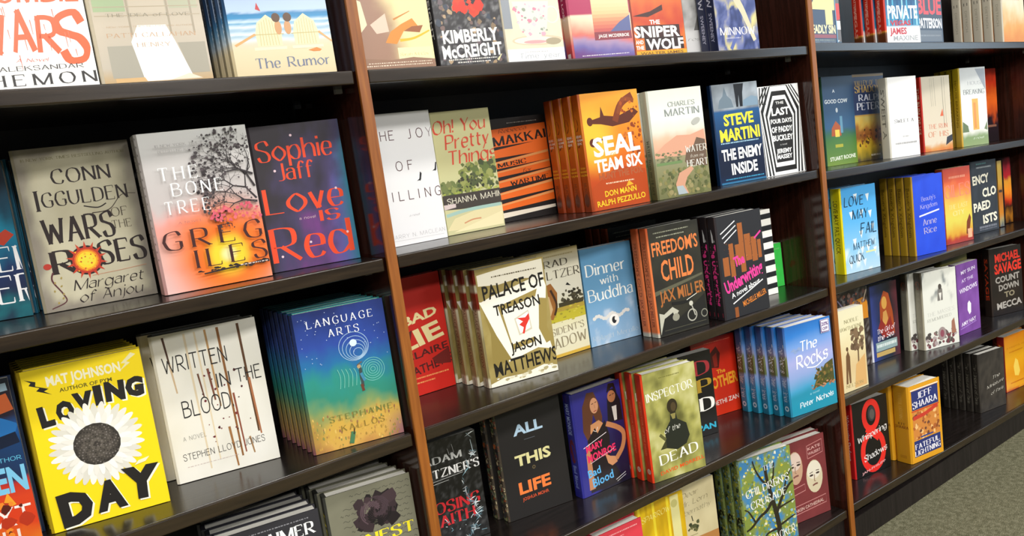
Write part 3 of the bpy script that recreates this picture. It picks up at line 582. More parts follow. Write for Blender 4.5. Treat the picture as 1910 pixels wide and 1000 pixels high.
@art
def next(A):
    A.paint(lambda u, v: ramp(v + .08 * fb(u, v, 4, 3), (0, 'e0701c'), (.12, 'd83c18'), (.3, 'd8421c'), (.4, 'c03020'), (.44, '1c2c4c'), (.6, '123a68'), (.7, '16589c'), (.8, '241c2c'), (.9, '1c141c'), (1, '14202c')), 14, 36)
    A.line([(.3, .66), (.7, .74), (.98, .66)], .2, '2470b4', sm=True); A.line([(.5, .8), (.98, .86)], .18, 'b8582c'); A.line([(.5, .93), (.98, .95)], .08, '8aa0ac'); A.line([(.6, .6), (.98, .64)], .12, '0f1c34')
    A.t('AUTHOR', .82, .505, .024, '62b8d8', .3, 'n'); A.t('LAUREN', .55, .32, .16, '7cc4e4', .86, 'bb'); A.poly([(.7, .22), (.78, .32), (.84, .24)], 'f0a02a'); A.t('NEXT', .64, .115, .115, 'f4ece4', .64, 'r'); A.t('WILL', .6, .0, .09, 'f0dccc', .6, 'r'); A.blobs(20, .1, .04, .95, .3, .02, .08, ['b83418', 'f08a2a', '5a1c14'])
@art
def loving(A):
    A.fill('f6d80a'); k = '1c1814'
    def heavy(txt, u, v, h, w, rot=0):
        A.t(txt, u + .014, v - .01, h, 'f6f2dc', w, 'x', rot); A.t(txt, u, v, h, k, w, 'x', rot)
    A.poly([(.02, .95), (.11, .925), (.1, .9), (.2, .87), (.16, .86), (.22, .83), (.1, .87), (.13, .885), (.05, .91), (.07, .925)], k)
    A.poly([(.92, .985), (.82, .93), (.86, .925), (.8, .885), (.9, .925), (.87, .935), (.96, .97)], 'efe6b0')
    A.t('MAT JOHNSON', .5, .885, .062, 'f4eecc', .62, 'bb'); A.t('AUTHOR OF PYM', .5, .835, .024, '5a5210', .44, 'b')
    for a, u, v, h, w, r in (('L', .14, .655, .13, .12, 4), ('O', .29, .665, .125, .15, 0), ('V', .45, .70, .12, .17, 0), ('I', .58, .715, .125, .07, 0), ('N', .72, .72, .125, .17, -3), ('G', .89, .72, .125, .16, -4)): heavy(a, u, v, h, w, r)
    for i in range(34):
        a = 2 * PI * i / 34; r = .235 + .03 * A.rnd.random()
        A.ell(.49 + r * math.cos(a), .475 + r * math.sin(a) * .66, .145, .036, ['f3efe4', 'e6e2d6', 'dcd8ca'][i % 3], math.degrees(a))
    for i in range(30):
        a = 2 * PI * (i + .5) / 30; A.ell(.49 + .19 * math.cos(a), .475 + .19 * math.sin(a) * .66, .11, .026, ['f6f3ea', 'eae6da'][i % 2], math.degrees(a))
    for r, c in ((.2, '35302a'), (.175, '453f38'), (.13, '554e46'), (.1, '4a443c'), (.06, '5c554c'), (.03, '3c3630')): A.ell(.49, .475, r, r, c)
    for i in range(150):
        a = i * 2.4; r = .19 * math.sqrt(i / 150); A.k += .1; A.ell(.49 + r * math.cos(a), .475 + r * math.sin(a) * .66, .007, .007, ['6a6258', '2a2520', '79716a'][i % 3], n=6, up=False)
    A.k += 2
    heavy('D', .22, .035, .21, .28, 3); heavy('A', .51, .065, .19, .26); heavy('Y', .78, .085, .21, .33, -4); A.poly([(.76, .285), (.86, .295), (.9, .32), (.85, .315), (.8, .31)], 'f2ecc8')
@art
def blood(A):
    A.paint(lambda u, v: mix('ece9df', 'dcd8c9', .5 + .5 * fb(u, v, 3, 3)), 12, 18)
    for u, v0, v1, w, c in ((.1, .98, .8, .022, '4a2e1c'), (.12, .8, .6, .02, 'cbb08c'), (.3, .98, .05, .022, 'd9c8a8'), (.4, .98, .1, .018, 'dccbaa'), (.5, .98, .45, .022, 'b9905c'), (.62, .98, .08, .026, '8a5a2c'), (.66, .52, .1, .02, '8a4a34'), (.82, .98, .22, .026, '5a3a1e'), (.84, .6, .2, .022, 'a86a44'), (.56, .3, .02, .024, '9a6a3a'), (.74, .2, .08, .02, 'a07a50'), (.46, .72, .5, .024, '7a4a34'), (.36, .7, .54, .018, '6a4430')):
        A.line([(u, v0), (u + .01, (v0 + v1) / 2), (u + .02, v1)], w, c, taper=.3)
    A.blobs(26, .34, .2, .8, .7, .006, .018, ['6a2028', '4a1c1c', '7a3430']); k = '22201e'
    A.t('WRITTEN', .36, .745, .1, k, .6, 'm'); A.t('IN', .59, .58, .09, k, .12, 'm'); A.t('THE', .84, .585, .09, k, .24, 'm'); A.t('BLOOD.', .4, .43, .105, k, .48, 'm'); A.t('A NOVEL', .22, .275, .028, '4a4642', .22, 'l'); A.t('STEPHEN LLOYD JONES', .48, .145, .042, '3a3632', .8, 'm'); smallprint(A, .095, 'c8b8b0', .1, .6, .005)
@art
def language(A):
    def f(u, v):
        n = fb(u, v, 4, 2); m = fb(u, v, 14, 9)
        c = ramp(v + .08 * n + .02 * m, (0, 'c08a4a'), (.08, 'd6a850'), (.18, 'd0a848'), (.27, '7a9860'), (.36, '2f8a74'), (.48, '2a8f84'), (.6, '2270a4'), (.75, '2c4aa0'), (1, '20306e'))
        c = mix(c, '7a4a7a', smooth(.75, 1.05, u) * smooth(.22, .05, v) * .7); return mix(c, '7a5a34', smooth(.2, 0, u) * smooth(.35, .1, v) * .5)
    A.paint(f, 44, 66)
    A.blobs(170, .02, .0, .98, .25, .004, .011, ['a8843c', 'e0bc62', 'b88a48', '8a8a4a', '9a6a4a', 'd8a858', 'c89a48'], 2.2)
    for i in range(5): A.ring(.6 + .01 * i, .7 - .012 * i, .165 - .028 * i, .006, 'a8c8e4', .16 - .028 * i)
    for i in range(5): A.ring(.77, .51, .13 - .026 * i, .006, '7ac8c0')
    for i in range(6): A.line([(.38 + .045 * i, .56 - .004 * i), (.4 + .045 * i, .5), (.38 + .045 * i, .42)], .007, '74c0b0', sm=True)
    A.ell(.6, .725, .04, .04, 'd8f0f8'); A.line([(.63, .54), (.63, .4)], .035, '3a4a4c'); A.ell(.62, .55, .022, .022, 'b89a70'); A.line([(.6, .56), (.66, .58)], .012, '6a5a4a'); A.line([(.62, .42), (.63, .37)], .03, '6a3a2a'); A.line([(.63, .5), (.66, .44)], .03, '3f86a8')
    for i in range(46): A.ell(A.rnd.uniform(.04, .96), A.rnd.uniform(.6, .98), .005, .005, 'c8d8f0', n=5)
    A.line([(.4, .02), (.44, .1)], .05, '4a7a52'); A.line([(.44, .08), (.46, .13)], .012, '3a2c1c')
    A.t('LANGUAGE', .5, .885, .052, 'f4f6fa', .72, 'sw'); A.t('ARTS', .52, .80, .052, 'f4f6fa', .33, 'sw'); A.t('STEPHANIE', .56, .2, .04, '6f7a3c', .7, 'sw'); A.t('KALLOS', .56, .12, .04, '8a7430', .48, 'sw')
@art
def badlie(A):
    A.fill('c41c0c'); c = 'e6d49a'
    A.poly([(.02, .5), (.3, .56), (.25, .48), (.02, .42)], '5a1c14'); A.t('BAD', .5, .62, .08, c, .72, 'bb', rot=8); A.t('LIE', .48, .42, .15, c, .9, 'bb', rot=10, sh=-.15); A.t('CLAIRE', .52, .32, .06, '4a0c08', .9, 'b', rot=5); A.t('MATHEWS', .55, .19, .075, '4a0c08', 1.0, 'b', rot=7); A.poly([(.6, .28), (.98, .34), (.98, .2), (.7, .22)], '6a140c'); smallprint(A, .14, 'e89a5a', .1, .9, .012); smallprint(A, .1, 'e89a5a', .1, .6, .012)
@art
def palace(A):
    A.paint(lambda u, v: mix('8f7c40', 'a8965a', .5 + .6 * fb(u, v, 8, 3)), 16, 24); w = 'f1ecdc'; k = '17130f'
    A.poly([(.02, .95), (.35, .97), (.98, .985), (.98, .82), (.6, .86), (.3, .84), (.02, .86)], 'e6dfca'); A.poly([(0, .72), (.2, .76), (.52, .8), (.95, .86), (.99, .75), (.9, .4), (.96, .2), (.75, .24), (.3, .18), (.2, .5)], w)
    A.poly([(.02, .7), (.2, .55), (.34, .2), (.06, .16), (.1, .45)], '8f7c40'); A.poly([(0, .73), (.24, .7), (.36, .45), (.42, .24), (.34, .2), (.18, .42)], w); A.poly([(.86, .66), (.98, .64), (.92, .4), (.98, .28), (.88, .26), (.8, .4)], '9a8648'); A.poly([(.25, .66), (.85, .74), (.8, .66), (.72, .3), (.38, .27)], '9a8648'); A.poly([(.3, .62), (.8, .68), (.74, .34), (.38, .32)], w)
    A.poly([(.46, .53), (.68, .58), (.7, .41), (.5, .38)], 'cfc6ae'); A.poly([(.48, .52), (.67, .565), (.68, .425), (.52, .395)], 'f7f4ea'); A.poly([(.5, .53), (.62, .52), (.68, .55), (.68, .5), (.62, .45), (.58, .385), (.55, .39), (.58, .44), (.52, .47), (.58, .49)], 'd8322a')
    A.t('PALACE OF', .52, .745, .12, k, .9, 'b', rot=2); A.t('TREASON', .53, .595, .09, k, .68, 'b', rot=2); A.t('JASON', .58, .255, .085, k, .46, 'b', rot=2); A.t('MATTHEWS', .55, .09, .12, k, .94, 'b', rot=2); smallprint(A, .91, '5a5034', .22, .88, .01)
    A.poly([(.0, .0), (1, .0), (1, .05), (.8, .085), (.5, .05), (.2, .06), (0, .03)], 'efe8d4'); A.blobs(26, .1, .02, .95, .07, .02, .05, ['b0a478', 'f6f2e6', 'd8cfae'], .5)
@art
def meltzer(A):
    A.paint(lambda u, v: ramp(v, (0, 'd8d0aa'), (.2, 'd9d4b8'), (.36, 'd2cba0'), (.6, 'd6d2c0'), (.9, 'd2ccb4'), (1, 'b8a468')), 1, 24); k = '4a4234'
    A.blobs(40, .55, .48, .98, .6, .015, .04, ['3a3424', '4a4430', '2e2a1e']); A.rect(.5, .46, .98, .5, '3e3822'); A.rect(0, .42, 1, .46, 'a89038'); A.rect(0, .33, 1, .42, 'b4a82c'); A.blobs(40, .02, .32, .98, .46, .01, .04, ['a89a24', 'c2b640', '90862c'], .4)
    A.poly([(.14, .4), (.1, .56), (.22, .68), (.4, .7), (.5, .6), (.46, .44), (.36, .36)], '96602a'); A.poly([(.16, .42), (.14, .55), (.24, .62), (.34, .58), (.38, .46), (.3, .38)], 'c9a878'); A.line([(.38, .64), (.46, .5), (.4, .4)], .04, '3a2414', sm=True); A.poly([(.68, .655), (.74, .645), (.78, .64), (.72, .675)], '1c1c1c')
    A.t('BRAD', .46, .845, .062, k, .6, 's'); A.t('MELTZER', .52, .735, .075, k, .92, 's'); A.t('THE', .14, .25, .05, 'a89a7a', .14, 's'); A.t("PRESIDENT'S", .47, .215, .062, '8f846a', .92, 's', rot=2); A.t('SHADOW', .5, .09, .095, '8a7e62', .9, 's', rot=2); A.rect(0, 0, 1, .03, 'c8a23a'); smallprint(A, .94, 'a8986a', .3, .9, .012)
@art
def dinner(A):
    A.paint(lambda u, v: mix(ramp(v, (0, '8fb0cc'), (.2, '7fa6c8'), (.5, '5f92b6'), (1, '4f86ac')), 'c0ccd8', smooth(.1, .5, fb(u, v, 4, 6)) * smooth(.55, .25, v) * .9), 24, 36); c = 'e4e6e0'
    A.t('Dinner', .46, .72, .115, c, .76, 's', rot=1); A.t('with', .5, .615, .075, c, .34, 's', rot=1); A.t('Buddha', .5, .46, .12, c, .86, 's', rot=1)
    for i in range(16): A.ell(.12 + .045 * i, .28 + .02 * math.sin(i), .035, .03, 'd4d2cc')
    A.ell(.5, .225, .1, .1, 'ece8e2'); A.ell(.5, .225, .045, .06, '1a1c20'); A.ell(.53, .235, .02, .03, 'ece8e2'); A.t('Roland Merullo', .5, .055, .05, 'a8bccc', .9, 's', rot=1)
@art
def freedom(A):
    A.paint(lambda u, v: mix('1e1c15', '302e20', .5 + .7 * fb(u, v, 4, 3)), 20, 30); o = 'e07a3c'
    A.poly([(0, .38), (.98, .48), (.98, .5), (0, .42)], '5a5844'); A.t("FREEDOM'S", .5, .745, .125, o, .92, 'b', rot=1); A.t('CHILD', .5, .505, .19, o, .66, 'b', rot=1); A.t('JAX MILLER', .54, .315, .11, 'a8642c', .92, 'b', rot=2); smallprint(A, .94, 'a8a890', .1, .8, .01); smallprint(A, .9, 'a8a890', .15, .7, .01)
    A.poly([(.02, .02), (.03, .22), (.12, .2), (.3, .25), (.42, .2), (.26, .1), (.2, .02)], 'b8b6a4'); A.poly([(.02, .02), (.12, .16), (.3, .2), (.34, .12), (.6, .18), (.98, .3), (.98, .02)], '171612'); A.line([(.3, .28), (.6, .27), (.8, .34)], .05, '10100c', sm=True)
    A.ring(.68, .13, .09, .02, 'a8a698'); A.ring(.93, .12, .06, .015, '8a887a'); A.line([(.68, .24), (.74, .12)], .02, 'b0aea0'); A.ell(.68, .24, .04, .04, 'c0beb0'); A.line([(.6, .28), (.82, .32)], .012, 'd8d6c8'); A.ell(.35, .15, .07, .06, '908e7c'); A.line([(.1, .05), (.95, .05)], .01, '4a4838')
@art
def under(A):
    A.fill('202024'); b = '9c5826'; p = 'ee3c94'
    for u, v0, v1, w in ((.12, .42, .6, .13), (.26, .4, .72, .1), (.5, .42, .9, .11), (.4, .5, .7, .1), (.64, .52, .78, .14), (.78, .5, .74, .12), (.9, .52, .7, .08)): A.rect(u - w / 2, v0, u + w / 2, v1, b)
    A.blobs(30, .1, .5, .9, .75, .005, .012, ['c8783c', '6a3a18'])
    for i in range(3): A.line([(.06 + .03 * i, .83 - .045 * i), (.4 + .01 * i, .93 - .045 * i)], .018, 'e8e8e8')
    A.line([(.8, .72), (.96, .78)], .03, p); A.t('The', .42, .5, .1, p, .24, 'bb', rot=10); A.t('Underwriting', .5, .315, .125, p, .9, 'bb', rot=14); A.t('A novel about', .5, .235, .05, 'e8e8e8', .68, 'b', rot=12); A.line([(.18, .14), (.9, .3)], .02, 'e0e0e0'); A.t('MICHELLE MILLER', .68, .12, .055, 'd07a2c', .56, 'b', rot=12); A.rect(.2, .0, .28, .1, '8a4c20')
@art
def stripes(A):
    A.fill('eceae2')
    for i in range(7): v = .06 + i * .137; A.poly([(0, v), (1, v + .01), (1, v + .07), (0, v + .06)], '14181c')
@art
def green(A): A.paint(lambda u, v: mix('34c044', '44d058', .5 + .5 * fb(u, v, 5, 3)), 8, 8); A.blobs(7, .55, .36, .85, .5, .03, .06, ['a87a2a', 'b8882c']); A.rect(.3, .86, .95, .89, '6ac86a')
@art
def lovemay(A):
    A.paint(lambda u, v: mix(ramp(v, (0, 'b4d4e6'), (.25, '8cc4e8'), (.6, '58ace2'), (1, '3f9ad8')), 'e8f0f4', smooth(.1, .5, fb(u, v, 4, 3)) * smooth(.5, .1, v)), 18, 26); k = '0f2c44'
    for u, v in ((.4, .88), (.75, .86), (.25, .68), (.55, .68), (.8, .66), (.3, .36), (.5, .44), (.85, .5), (.5, .25), (.68, .26), (.88, .22), (.15, .1), (.55, .1)): A.poly([(u - .055, v + .03), (u + .055, v + .035), (u + .005, v - .06)], 'dbe6ea')
    A.t('LOVE', .34, .78, .105, k, .54, 'cb'); A.t('MAY', .5, .62, .105, k, .44, 'cb'); A.t('FAIL', .72, .43, .125, k, .46, 'cb'); A.t('MATTHEW', .56, .27, .075, k, .62, 'cb', rot=2); A.t('QUICK', .32, .12, .085, k, .42, 'cb', rot=3); A.rect(.6, .2, .9, .22, 'd8dca0')
@art
def beauty(A):
    A.paint(lambda u, v: mix('1c40c8', '2450dc', .5 + .5 * fb(u, v, 4, 3)), 8, 12); c = 'a8a4d8'; A.t("Beauty's", .5, .68, .055, c, .46, 's', rot=3); A.t('Kingdom', .5, .585, .055, c, .56, 's', rot=3); A.poly([(.16, .5), (.84, .55), (.84, .53), (.16, .48)], 'e0ddf0'); A.t('Anne', .5, .375, .075, 'b8acc8', .44, 's', rot=3); A.t('Rice', .5, .265, .075, 'b8acc8', .4, 's', rot=3)
@art
def riles(A):
    A.paint(lambda u, v: ramp(v + .06 * fb(u, v, 4, 5), (0, '9c2c20'), (.08, 'b83c28'), (.14, 'd9a034'), (.3, 'dccf56'), (.5, 'e8c050'), (.66, 'e89048'), (.8, 'd85a34'), (1, 'b83a20')), 18, 30); A.poly([(.74, .1), (.78, .26), (.9, .36), (.95, .3), (.84, .08)], '7a3a1c'); A.rect(.8, .04, .96, .16, 'e2b08a'); A.t('GILES', .5, .62, .16, 'e8806a', .92, 's', rot=2); A.t('THE LAST', .5, .46, .06, 'f0d890', .7, 's', rot=2); A.t('CITY', .5, .37, .06, 'f0e0a0', .4, 's', rot=2); smallprint(A, .86, 'f0a080', .2, .8, .03)
@art
def encyclo(A):
    A.paint(lambda u, v: mix('23272c', '343a42', .5 + .5 * fb(u, v, 6, 3)), 12, 18); c = 'e8e2cc'
    for a, u, v, w in (('ENCY', .36, .69, .66), ('CLO', .68, .5, .56), ('PAED', .36, .315, .68), ('ISTS', .66, .13, .58)): A.t(a, u, v, .125, c, w, 'bb', rot=3)
    smallprint(A, .95, '5a8a8a', .2, .6, .02); smallprint(A, .9, '9aa0a0', .2, .8, .02); smallprint(A, .06, '8a8e98', .2, .9, .03); smallprint(A, .03, '70747e', .2, .9, .02)
@art
def flame(A):
    A.paint(lambda u, v: ramp(v + .08 * fb(u * .4, v, 5, 7), (0, '241a14'), (.12, 'a86a1c'), (.25, '2c1814'), (.34, 'c8381c'), (.5, 'f0902a'), (.64, 'f0a83a'), (.72, 'c02a34'), (.85, '8a2430'), (1, '24181c')), 8, 36)
@art
def gold(A): A.paint(lambda u, v: ramp(v + .06 * fb(u, v, 6, 7), (0, '4a4c50'), (.1, 'a0986a'), (.2, 'c87c14'), (.5, 'a86010'), (.7, 'c89a24'), (1, 'b89a34')), 4, 24); A.rect(.1, .52, .9, .56, '3a2410')
@art
def aimer(A):
    A.fill('2f2e34'); A.t('DISCLAIMER', .47, .835, .085, 'eeeeec', .92, 'sb'); smallprint(A, .95, '8a898e', .2, .9, .008)
@art
def rose(A):
    A.paint(lambda u, v: mix('7a7864', '6a6856', .5 + .6 * fb(u, v, 3, 5)), 12, 18); k = '46443a'
    for j in range(12):
        v = .95 - j * .045; x = .04 + A.rnd.uniform(0, .25)
        while x < .94:
            l = A.rnd.uniform(.03, .12); A.line([(x, v), (x + l * .3, v + .008), (x + l * .7, v - .004), (min(x + l, .97), v + .004)], .006, k, sm=True, up=False); x += l + .02
    A.blobs(40, .34, .68, .76, .9, .04, .1, ['261c1e', '34262a', '1c1416', '3e2e32'])
    for i in range(26):
        a = i * 2.2; r = .03 + .0062 * i; A.line([(.54 + r * math.cos(a + q), min(.79 + r * math.sin(a + q) * .62, .95)) for q in (0, .5, 1, 1.5)], .014, ['57444a', '120c0e', '46363c'][i % 3], sm=True, up=(i % 3 == 0))
    A.t('HONEST', .5, .55, .08, 'f0e02a', .9, 'sb')
@art
def faith(A):
    speck(A, '0b0b0b', .06); k = 'eceae6'; r = A.rnd
    A.t('ADAM', .4, .79, .062, 'b8b8b4', .62, 'sb'); A.t("MITZNER'S", .5, .66, .075, 'e4e2de', .98, 'sb'); A.line([(.05, .63), (.7, .645)], .006, 'c8c8c4'); A.line([(.05, .605), (.45, .615)], .006, 'c8c8c4'); A.t('LOSING', .45, .33, .1, 'c4242c', .9, 'sb'); A.t('FAITH', .42, .205, .1, 'c4242c', .74, 'sb')
    for i in range(70):
        t = r.random(); u = .8 + .12 * math.sin(t * 9) * (.5 + t) - .35 * max(0, .25 - t) * 2; v = t * .98; a = r.uniform(0, PI); l = r.uniform(.03, .12)
        P = [(min(max(u + l * math.cos(a + q) * s, .02), .99), min(max(v + l * .6 * math.sin(a + q) * s, .01), .99)) for q, s in ((0, 1), (.35, .5), (PI, .7))]
        A.poly(P, r.choice(['c8d8dc', '88b0bc', '3f5a64', 'eef2f2', '5f7c88', 'a8a8a8']))
    for i in range(30): u = r.uniform(.1, .98); v = r.uniform(.02, .25); A.line([(u, v), (min(u + r.uniform(-.1, .1), .99), v + r.uniform(-.02, .03))], .008, r.choice(['d8e4e6', '7ca0ac']))
    A.line([(.5, .9), (.52, .84), (.6, .85), (.58, .93)], .006, 'b8b8b8'); A.line([(.9, .92), (.92, .8), (.86, .76)], .01, 'b8c8cc')
@art
def alllife(A):
    A.fill('1d1a18'); A.t('ALL', .46, .745, .095, 'b8d4e8', .46, 'bb', rot=1); A.t('THIS', .48, .47, .1, 'e8e0a0', .56, 'bb', rot=1); A.t('LIFE', .45, .215, .11, 'ee7a38', .5, 'bb', rot=1); A.t('JOSHUA MOHR', .44, .15, .03, 'c84c28', .42, 'b', rot=2); A.ring(.47, .42, .02, .012, '6a5a3a'); A.rect(.38, .685, .55, .69, '5a6068')
@art
def monroe(A):
    A.paint(lambda u, v: ramp(v, (0, '181428'), (.5, '1c1848'), (1, '2c2a86')) if u > .25 else '2a2880', 8, 16)
    A.poly([(.66, .62), (.7, .84), (.78, .93), (.88, .93), (.97, .8), (.98, .6)], '17141c'); A.ell(.8, .86, .085, .1, 'b0724a'); A.poly([(.7, .9), (.76, .99), (.88, .98), (.92, .88), (.84, .95)], '1c1210'); A.poly([(.78, .76), (.88, .76), (.86, .62), (.8, .62)], 'dcd4cc'); A.line([(.76, .87), (.8, .875)], .012, '2a1610'); A.line([(.82, .875), (.86, .88)], .012, '2a1610')
    A.poly([(.14, .62), (.18, .85), (.3, .97), (.44, .96), (.52, .84), (.56, .7), (.5, .55), (.38, .75), (.3, .6), (.22, .5)], '5c3420'); A.poly([(.28, .58), (.3, .66), (.48, .68), (.62, .6), (.56, .5), (.38, .46)], 'c68a5c'); A.ell(.42, .83, .085, .13, 'c9906a'); A.line([(.37, .85), (.41, .853)], .012, '3a1c14'); A.line([(.44, .856), (.48, .86)], .012, '3a1c14'); A.line([(.4, .775), (.46, .78)], .015, '9c3c38'); A.line([(.425, .84), (.435, .805)], .01, 'a8704c')
    A.poly([(.2, .52), (.38, .62), (.42, .56), (.6, .66), (.66, .5), (.62, .3), (.8, .08), (.8, .02), (.14, .02), (.2, .3)], '1a1216'); A.line([(.62, .62), (.86, .54), (.96, .46), (.9, .34), (.74, .25)], .085, 'bb7c50', sm=True); A.poly([(.52, .34), (.62, .3), (.72, .28), (.76, .22), (.64, .2), (.56, .24)], 'c68a60'); A.poly([(.12, .05), (.14, .4), (.22, .5), (.24, .05)], 'b87c54'); A.line([(.34, .6), (.4, .58), (.44, .62)], .012, 'd8d0c8')
    A.line([(.1, .465), (.6, .54)], .01, 'e8dce0'); A.t('MARY', .33, .42, .065, 'dc2c5c', .36, 'bb', rot=4); A.t('MONROE', .46, .325, .075, 'dc2c5c', .6, 'bb', rot=4); A.line([(.2, .3), (.72, .36)], .008, 'e0c8d0'); A.t('Bad', .26, .175, .075, '5cb0e4', .26, 'b', rot=5); A.t('Blood', .42, .075, .085, '5cb0e4', .44, 'b', rot=5); A.line([(.68, .05), (.9, .09)], .01, 'd8d8d8'); A.line([(.7, .03), (.9, .065)], .008, 'd8d8d8')
@art
def inspector(A):
    A.paint(lambda u, v: ramp(.5 + .7 * fb(u, v * 1.3, 3.5, 8), (0, '5c5a2c'), (.4, '8c8a48'), (.65, 'a8a458'), (1, 'c4c084')), 30, 44)
    A.poly([(.3, .28), (.3, .44), (.42, .52), (.44, .6), (.54, .6), (.56, .52), (.72, .46), (.76, .34), (.68, .27), (.5, .24)], '20241c'); A.ell(.49, .65, .1, .12, '2c2414'); A.ell(.51, .64, .05, .075, '4a3c24'); A.poly([(.44, .58), (.47, .53), (.52, .53), (.54, .58)], '8a8048'); A.poly([(.3, .36), (.18, .28), (.3, .28)], '3c3c20'); A.line([(.2, .42), (.3, .36)], .05, '5c5a30')
    A.t('INSPECTOR', .48, .755, .075, 'eeece0', .88, 's', rot=3); A.t('of the', .44, .425, .045, 'e8e6d8', .3, 'c', rot=6); A.t('DEAD', .52, .155, .09, 'f2f0e4', .72, 's', rot=4); A.t('DAVID MORRELL', .56, .065, .035, 'd8541c', .86, 'b', rot=4); smallprint(A, .93, '6a682c', .3, .7, .008)
@art
def dpd(A):
    A.fill('100e0e'); A.t('D', .78, .73, .16, 'a02c34', .26, 'sb'); A.t('P', .8, .52, .15, 'b08c2c', .22, 'sb'); A.t('D', .82, .3, .15, 'e8e4dc', .24, 'sb'); A.t('JAPAN', .66, .07, .07, '2fa4c4', .6, 'bb')
@art
def mother(A):
    A.paint(lambda u, v: ramp(v, (0, 'd83214'), (.5, 'd02a12'), (1, 'b01c10')), 1, 12); A.poly([(.42, .62), (.4, .8), (.56, .88), (.64, .78), (.58, .6)], '4a100c'); A.poly([(.48, .62), (.46, .76), (.56, .8), (.56, .62)], '8a2014'); A.t('The', .62, .53, .055, 'f0a02a', .2, 'bb', rot=3); A.t('MOTHER', .62, .36, .15, 'f0a028', .74, 'bb', rot=4); A.t('KOETHI ZAN', .62, .14, .06, 'f0dcd0', .7, 'b', rot=3); smallprint(A, .94, 'e87a5a', .3, .9, .008)
@art
def rocks(A):
    A.paint(lambda u, v: ramp(v + .02 * fb(u, v, 3, 3) - .06 * (u - .5), (0, '1c8aa4'), (.12, '1a8ca8'), (.24, '2288a4'), (.3, '3f98c0'), (.45, '8aa0d0'), (.6, 'a4a8d8'), (.78, '6f9ad8'), (.9, '2f7ac8'), (1, '2468b4')), 20, 40)
    A.poly([(.5, .24), (.6, .36), (.72, .42), (.8, .48), (.98, .52), (.98, .27), (.7, .25)], '4c4a24'); A.blobs(60, .56, .28, .98, .46, .012, .04, ['5c5c2a', '3a4222', '74642e', '8a6a3a']); A.blobs(34, .46, .235, .98, .285, .012, .03, ['b07a56', 'c08a68', '8a5a3c'], .6); A.blobs(14, .1, .7, .3, .74, .02, .05, ['8aa0c8', '7a94c4'], .5)
    A.t('The', .47, .7, .105, 'f4f4fa', .36, 'cb', rot=3); A.t('Rocks', .53, .53, .135, 'f4f4fa', .68, 'cb', rot=4); A.line([(.4, .5), (.6, .485), (.78, .54)], .018, 'f0f0f8', sm=True); A.t('a novel', .52, .19, .025, '9ad4e0', .2, 'n', rot=4); A.t('Peter Nichols', .55, .09, .055, 'f0f8fa', .74, 'cb', rot=4)
@art
def cream2(A):
    A.paint(lambda u, v: ramp(v + .05 * fb(u, v, 4, 3), (0, 'd8c89a'), (.3, 'd2b888'), (.5, 'd9c89a'), (.7, 'e0d8b0'), (1, 'ddd6b4')), 16, 24); A.blobs(40, .5, .48, .9, .72, .03, .09, ['6a5440', '7c644a', '58452f']); A.poly([(.2, .1), (.26, .44), (.34, .5), (.4, .42), (.38, .1), (.32, .1), (.3, .28), (.27, .1)], '6a4c30'); A.ell(.32, .52, .04, .05, '5c4028'); A.line([(.72, .5), (.7, .3)], .05, '6a5238'); A.poly([(.5, .02), (.6, .3), (.95, .4), (.95, .02)], 'd0a468'); A.t('NOBLE', .55, .83, .045, '8f8660', .5, 's'); A.t('HAWTHORNE', .5, .745, .045, '8f8660', .86, 's'); A.t('NELSON', .5, .05, .04, '9a8a5c', .6, 's')
@art
def behindcream(A):
    speck(A, '2a1a18', .3, 16, 24); A.poly([(.3, .78), (.5, .84), (.9, .88), (.98, .8), (.98, .6), (.3, .6)], 'd88a20'); A.blobs(30, .05, .8, .95, .97, .02, .06, ['4a2a24', '6a4a44', '8a6a60', '1c1c2c', 'a05a4a']); A.line([(.85, .82), (.97, .96)], .03, 'cbb8a4'); A.line([(.05, .9), (.2, .8)], .03, '8a80a0')
@art
def woman(A):
    A.paint(lambda u, v: ramp(u + .1 * fb(u, v, 4, 3), (0, '2c3c84'), (.35, '1c2440'), (.7, '141420'), (1, '5a2430')), 16, 24); A.poly([(.3, .42), (.34, .75), (.5, .9), (.68, .85), (.8, .6), (.84, .3), (.5, .3)], 'a8481c'); A.ell(.5, .74, .1, .15, 'd8a04a'); A.poly([(.44, .62), (.4, .5), (.52, .44), (.62, .52), (.56, .64)], 'd09850'); A.poly([(.22, .42), (.36, .55), (.5, .42), (.7, .55), (.82, .3), (.4, .28)], '8a2420'); A.t('The Girl of', .5, .36, .06, 'e8dce0', .66, 'cb', rot=4); A.t('the Sea', .48, .27, .065, 'e8e0e4', .6, 'cb', rot=4); A.rect(.1, .12, .9, .24, '8aa0a0'); smallprint(A, .17, 'e0e8e4', .14, .86, .04); A.rect(.1, .05, .8, .11, 'b89a58')
@art
def greycrowd(A):
    A.paint(lambda u, v: mix('dcdcd2', '777c7c', smooth(0.05, .5, fb(u, v, 4, 5)) * smooth(.45, .8, v)), 24, 36)
    A.poly([(.42, .6), (.44, .74), (.52, .8), (.58, .74), (.58, .6)], '74706a'); A.ell(.51, .78, .05, .06, '4a4440'); A.poly([(.47, .7), (.51, .58), (.55, .7)], 'e0dcd4'); A.t('THE MASSES', .5, .43, .05, 'c4c4bc', .8, 's', rot=3); A.t('REMEMBERED', .45, .36, .04, 'a8a8a0', .7, 's', rot=3); A.blobs(80, .04, .03, .96, .2, .02, .06, ['5c4a4a', '8a6a68', '4a4442', 'a89a98', '743c44', '6c6a62']); A.ell(.5, .17, .12, .14, '9a8a88'); A.ell(.5, .17, .06, .08, '8a4a58'); A.poly([(.78, .14), (.8, .3), (.88, .34), (.92, .14)], '9c6a58')
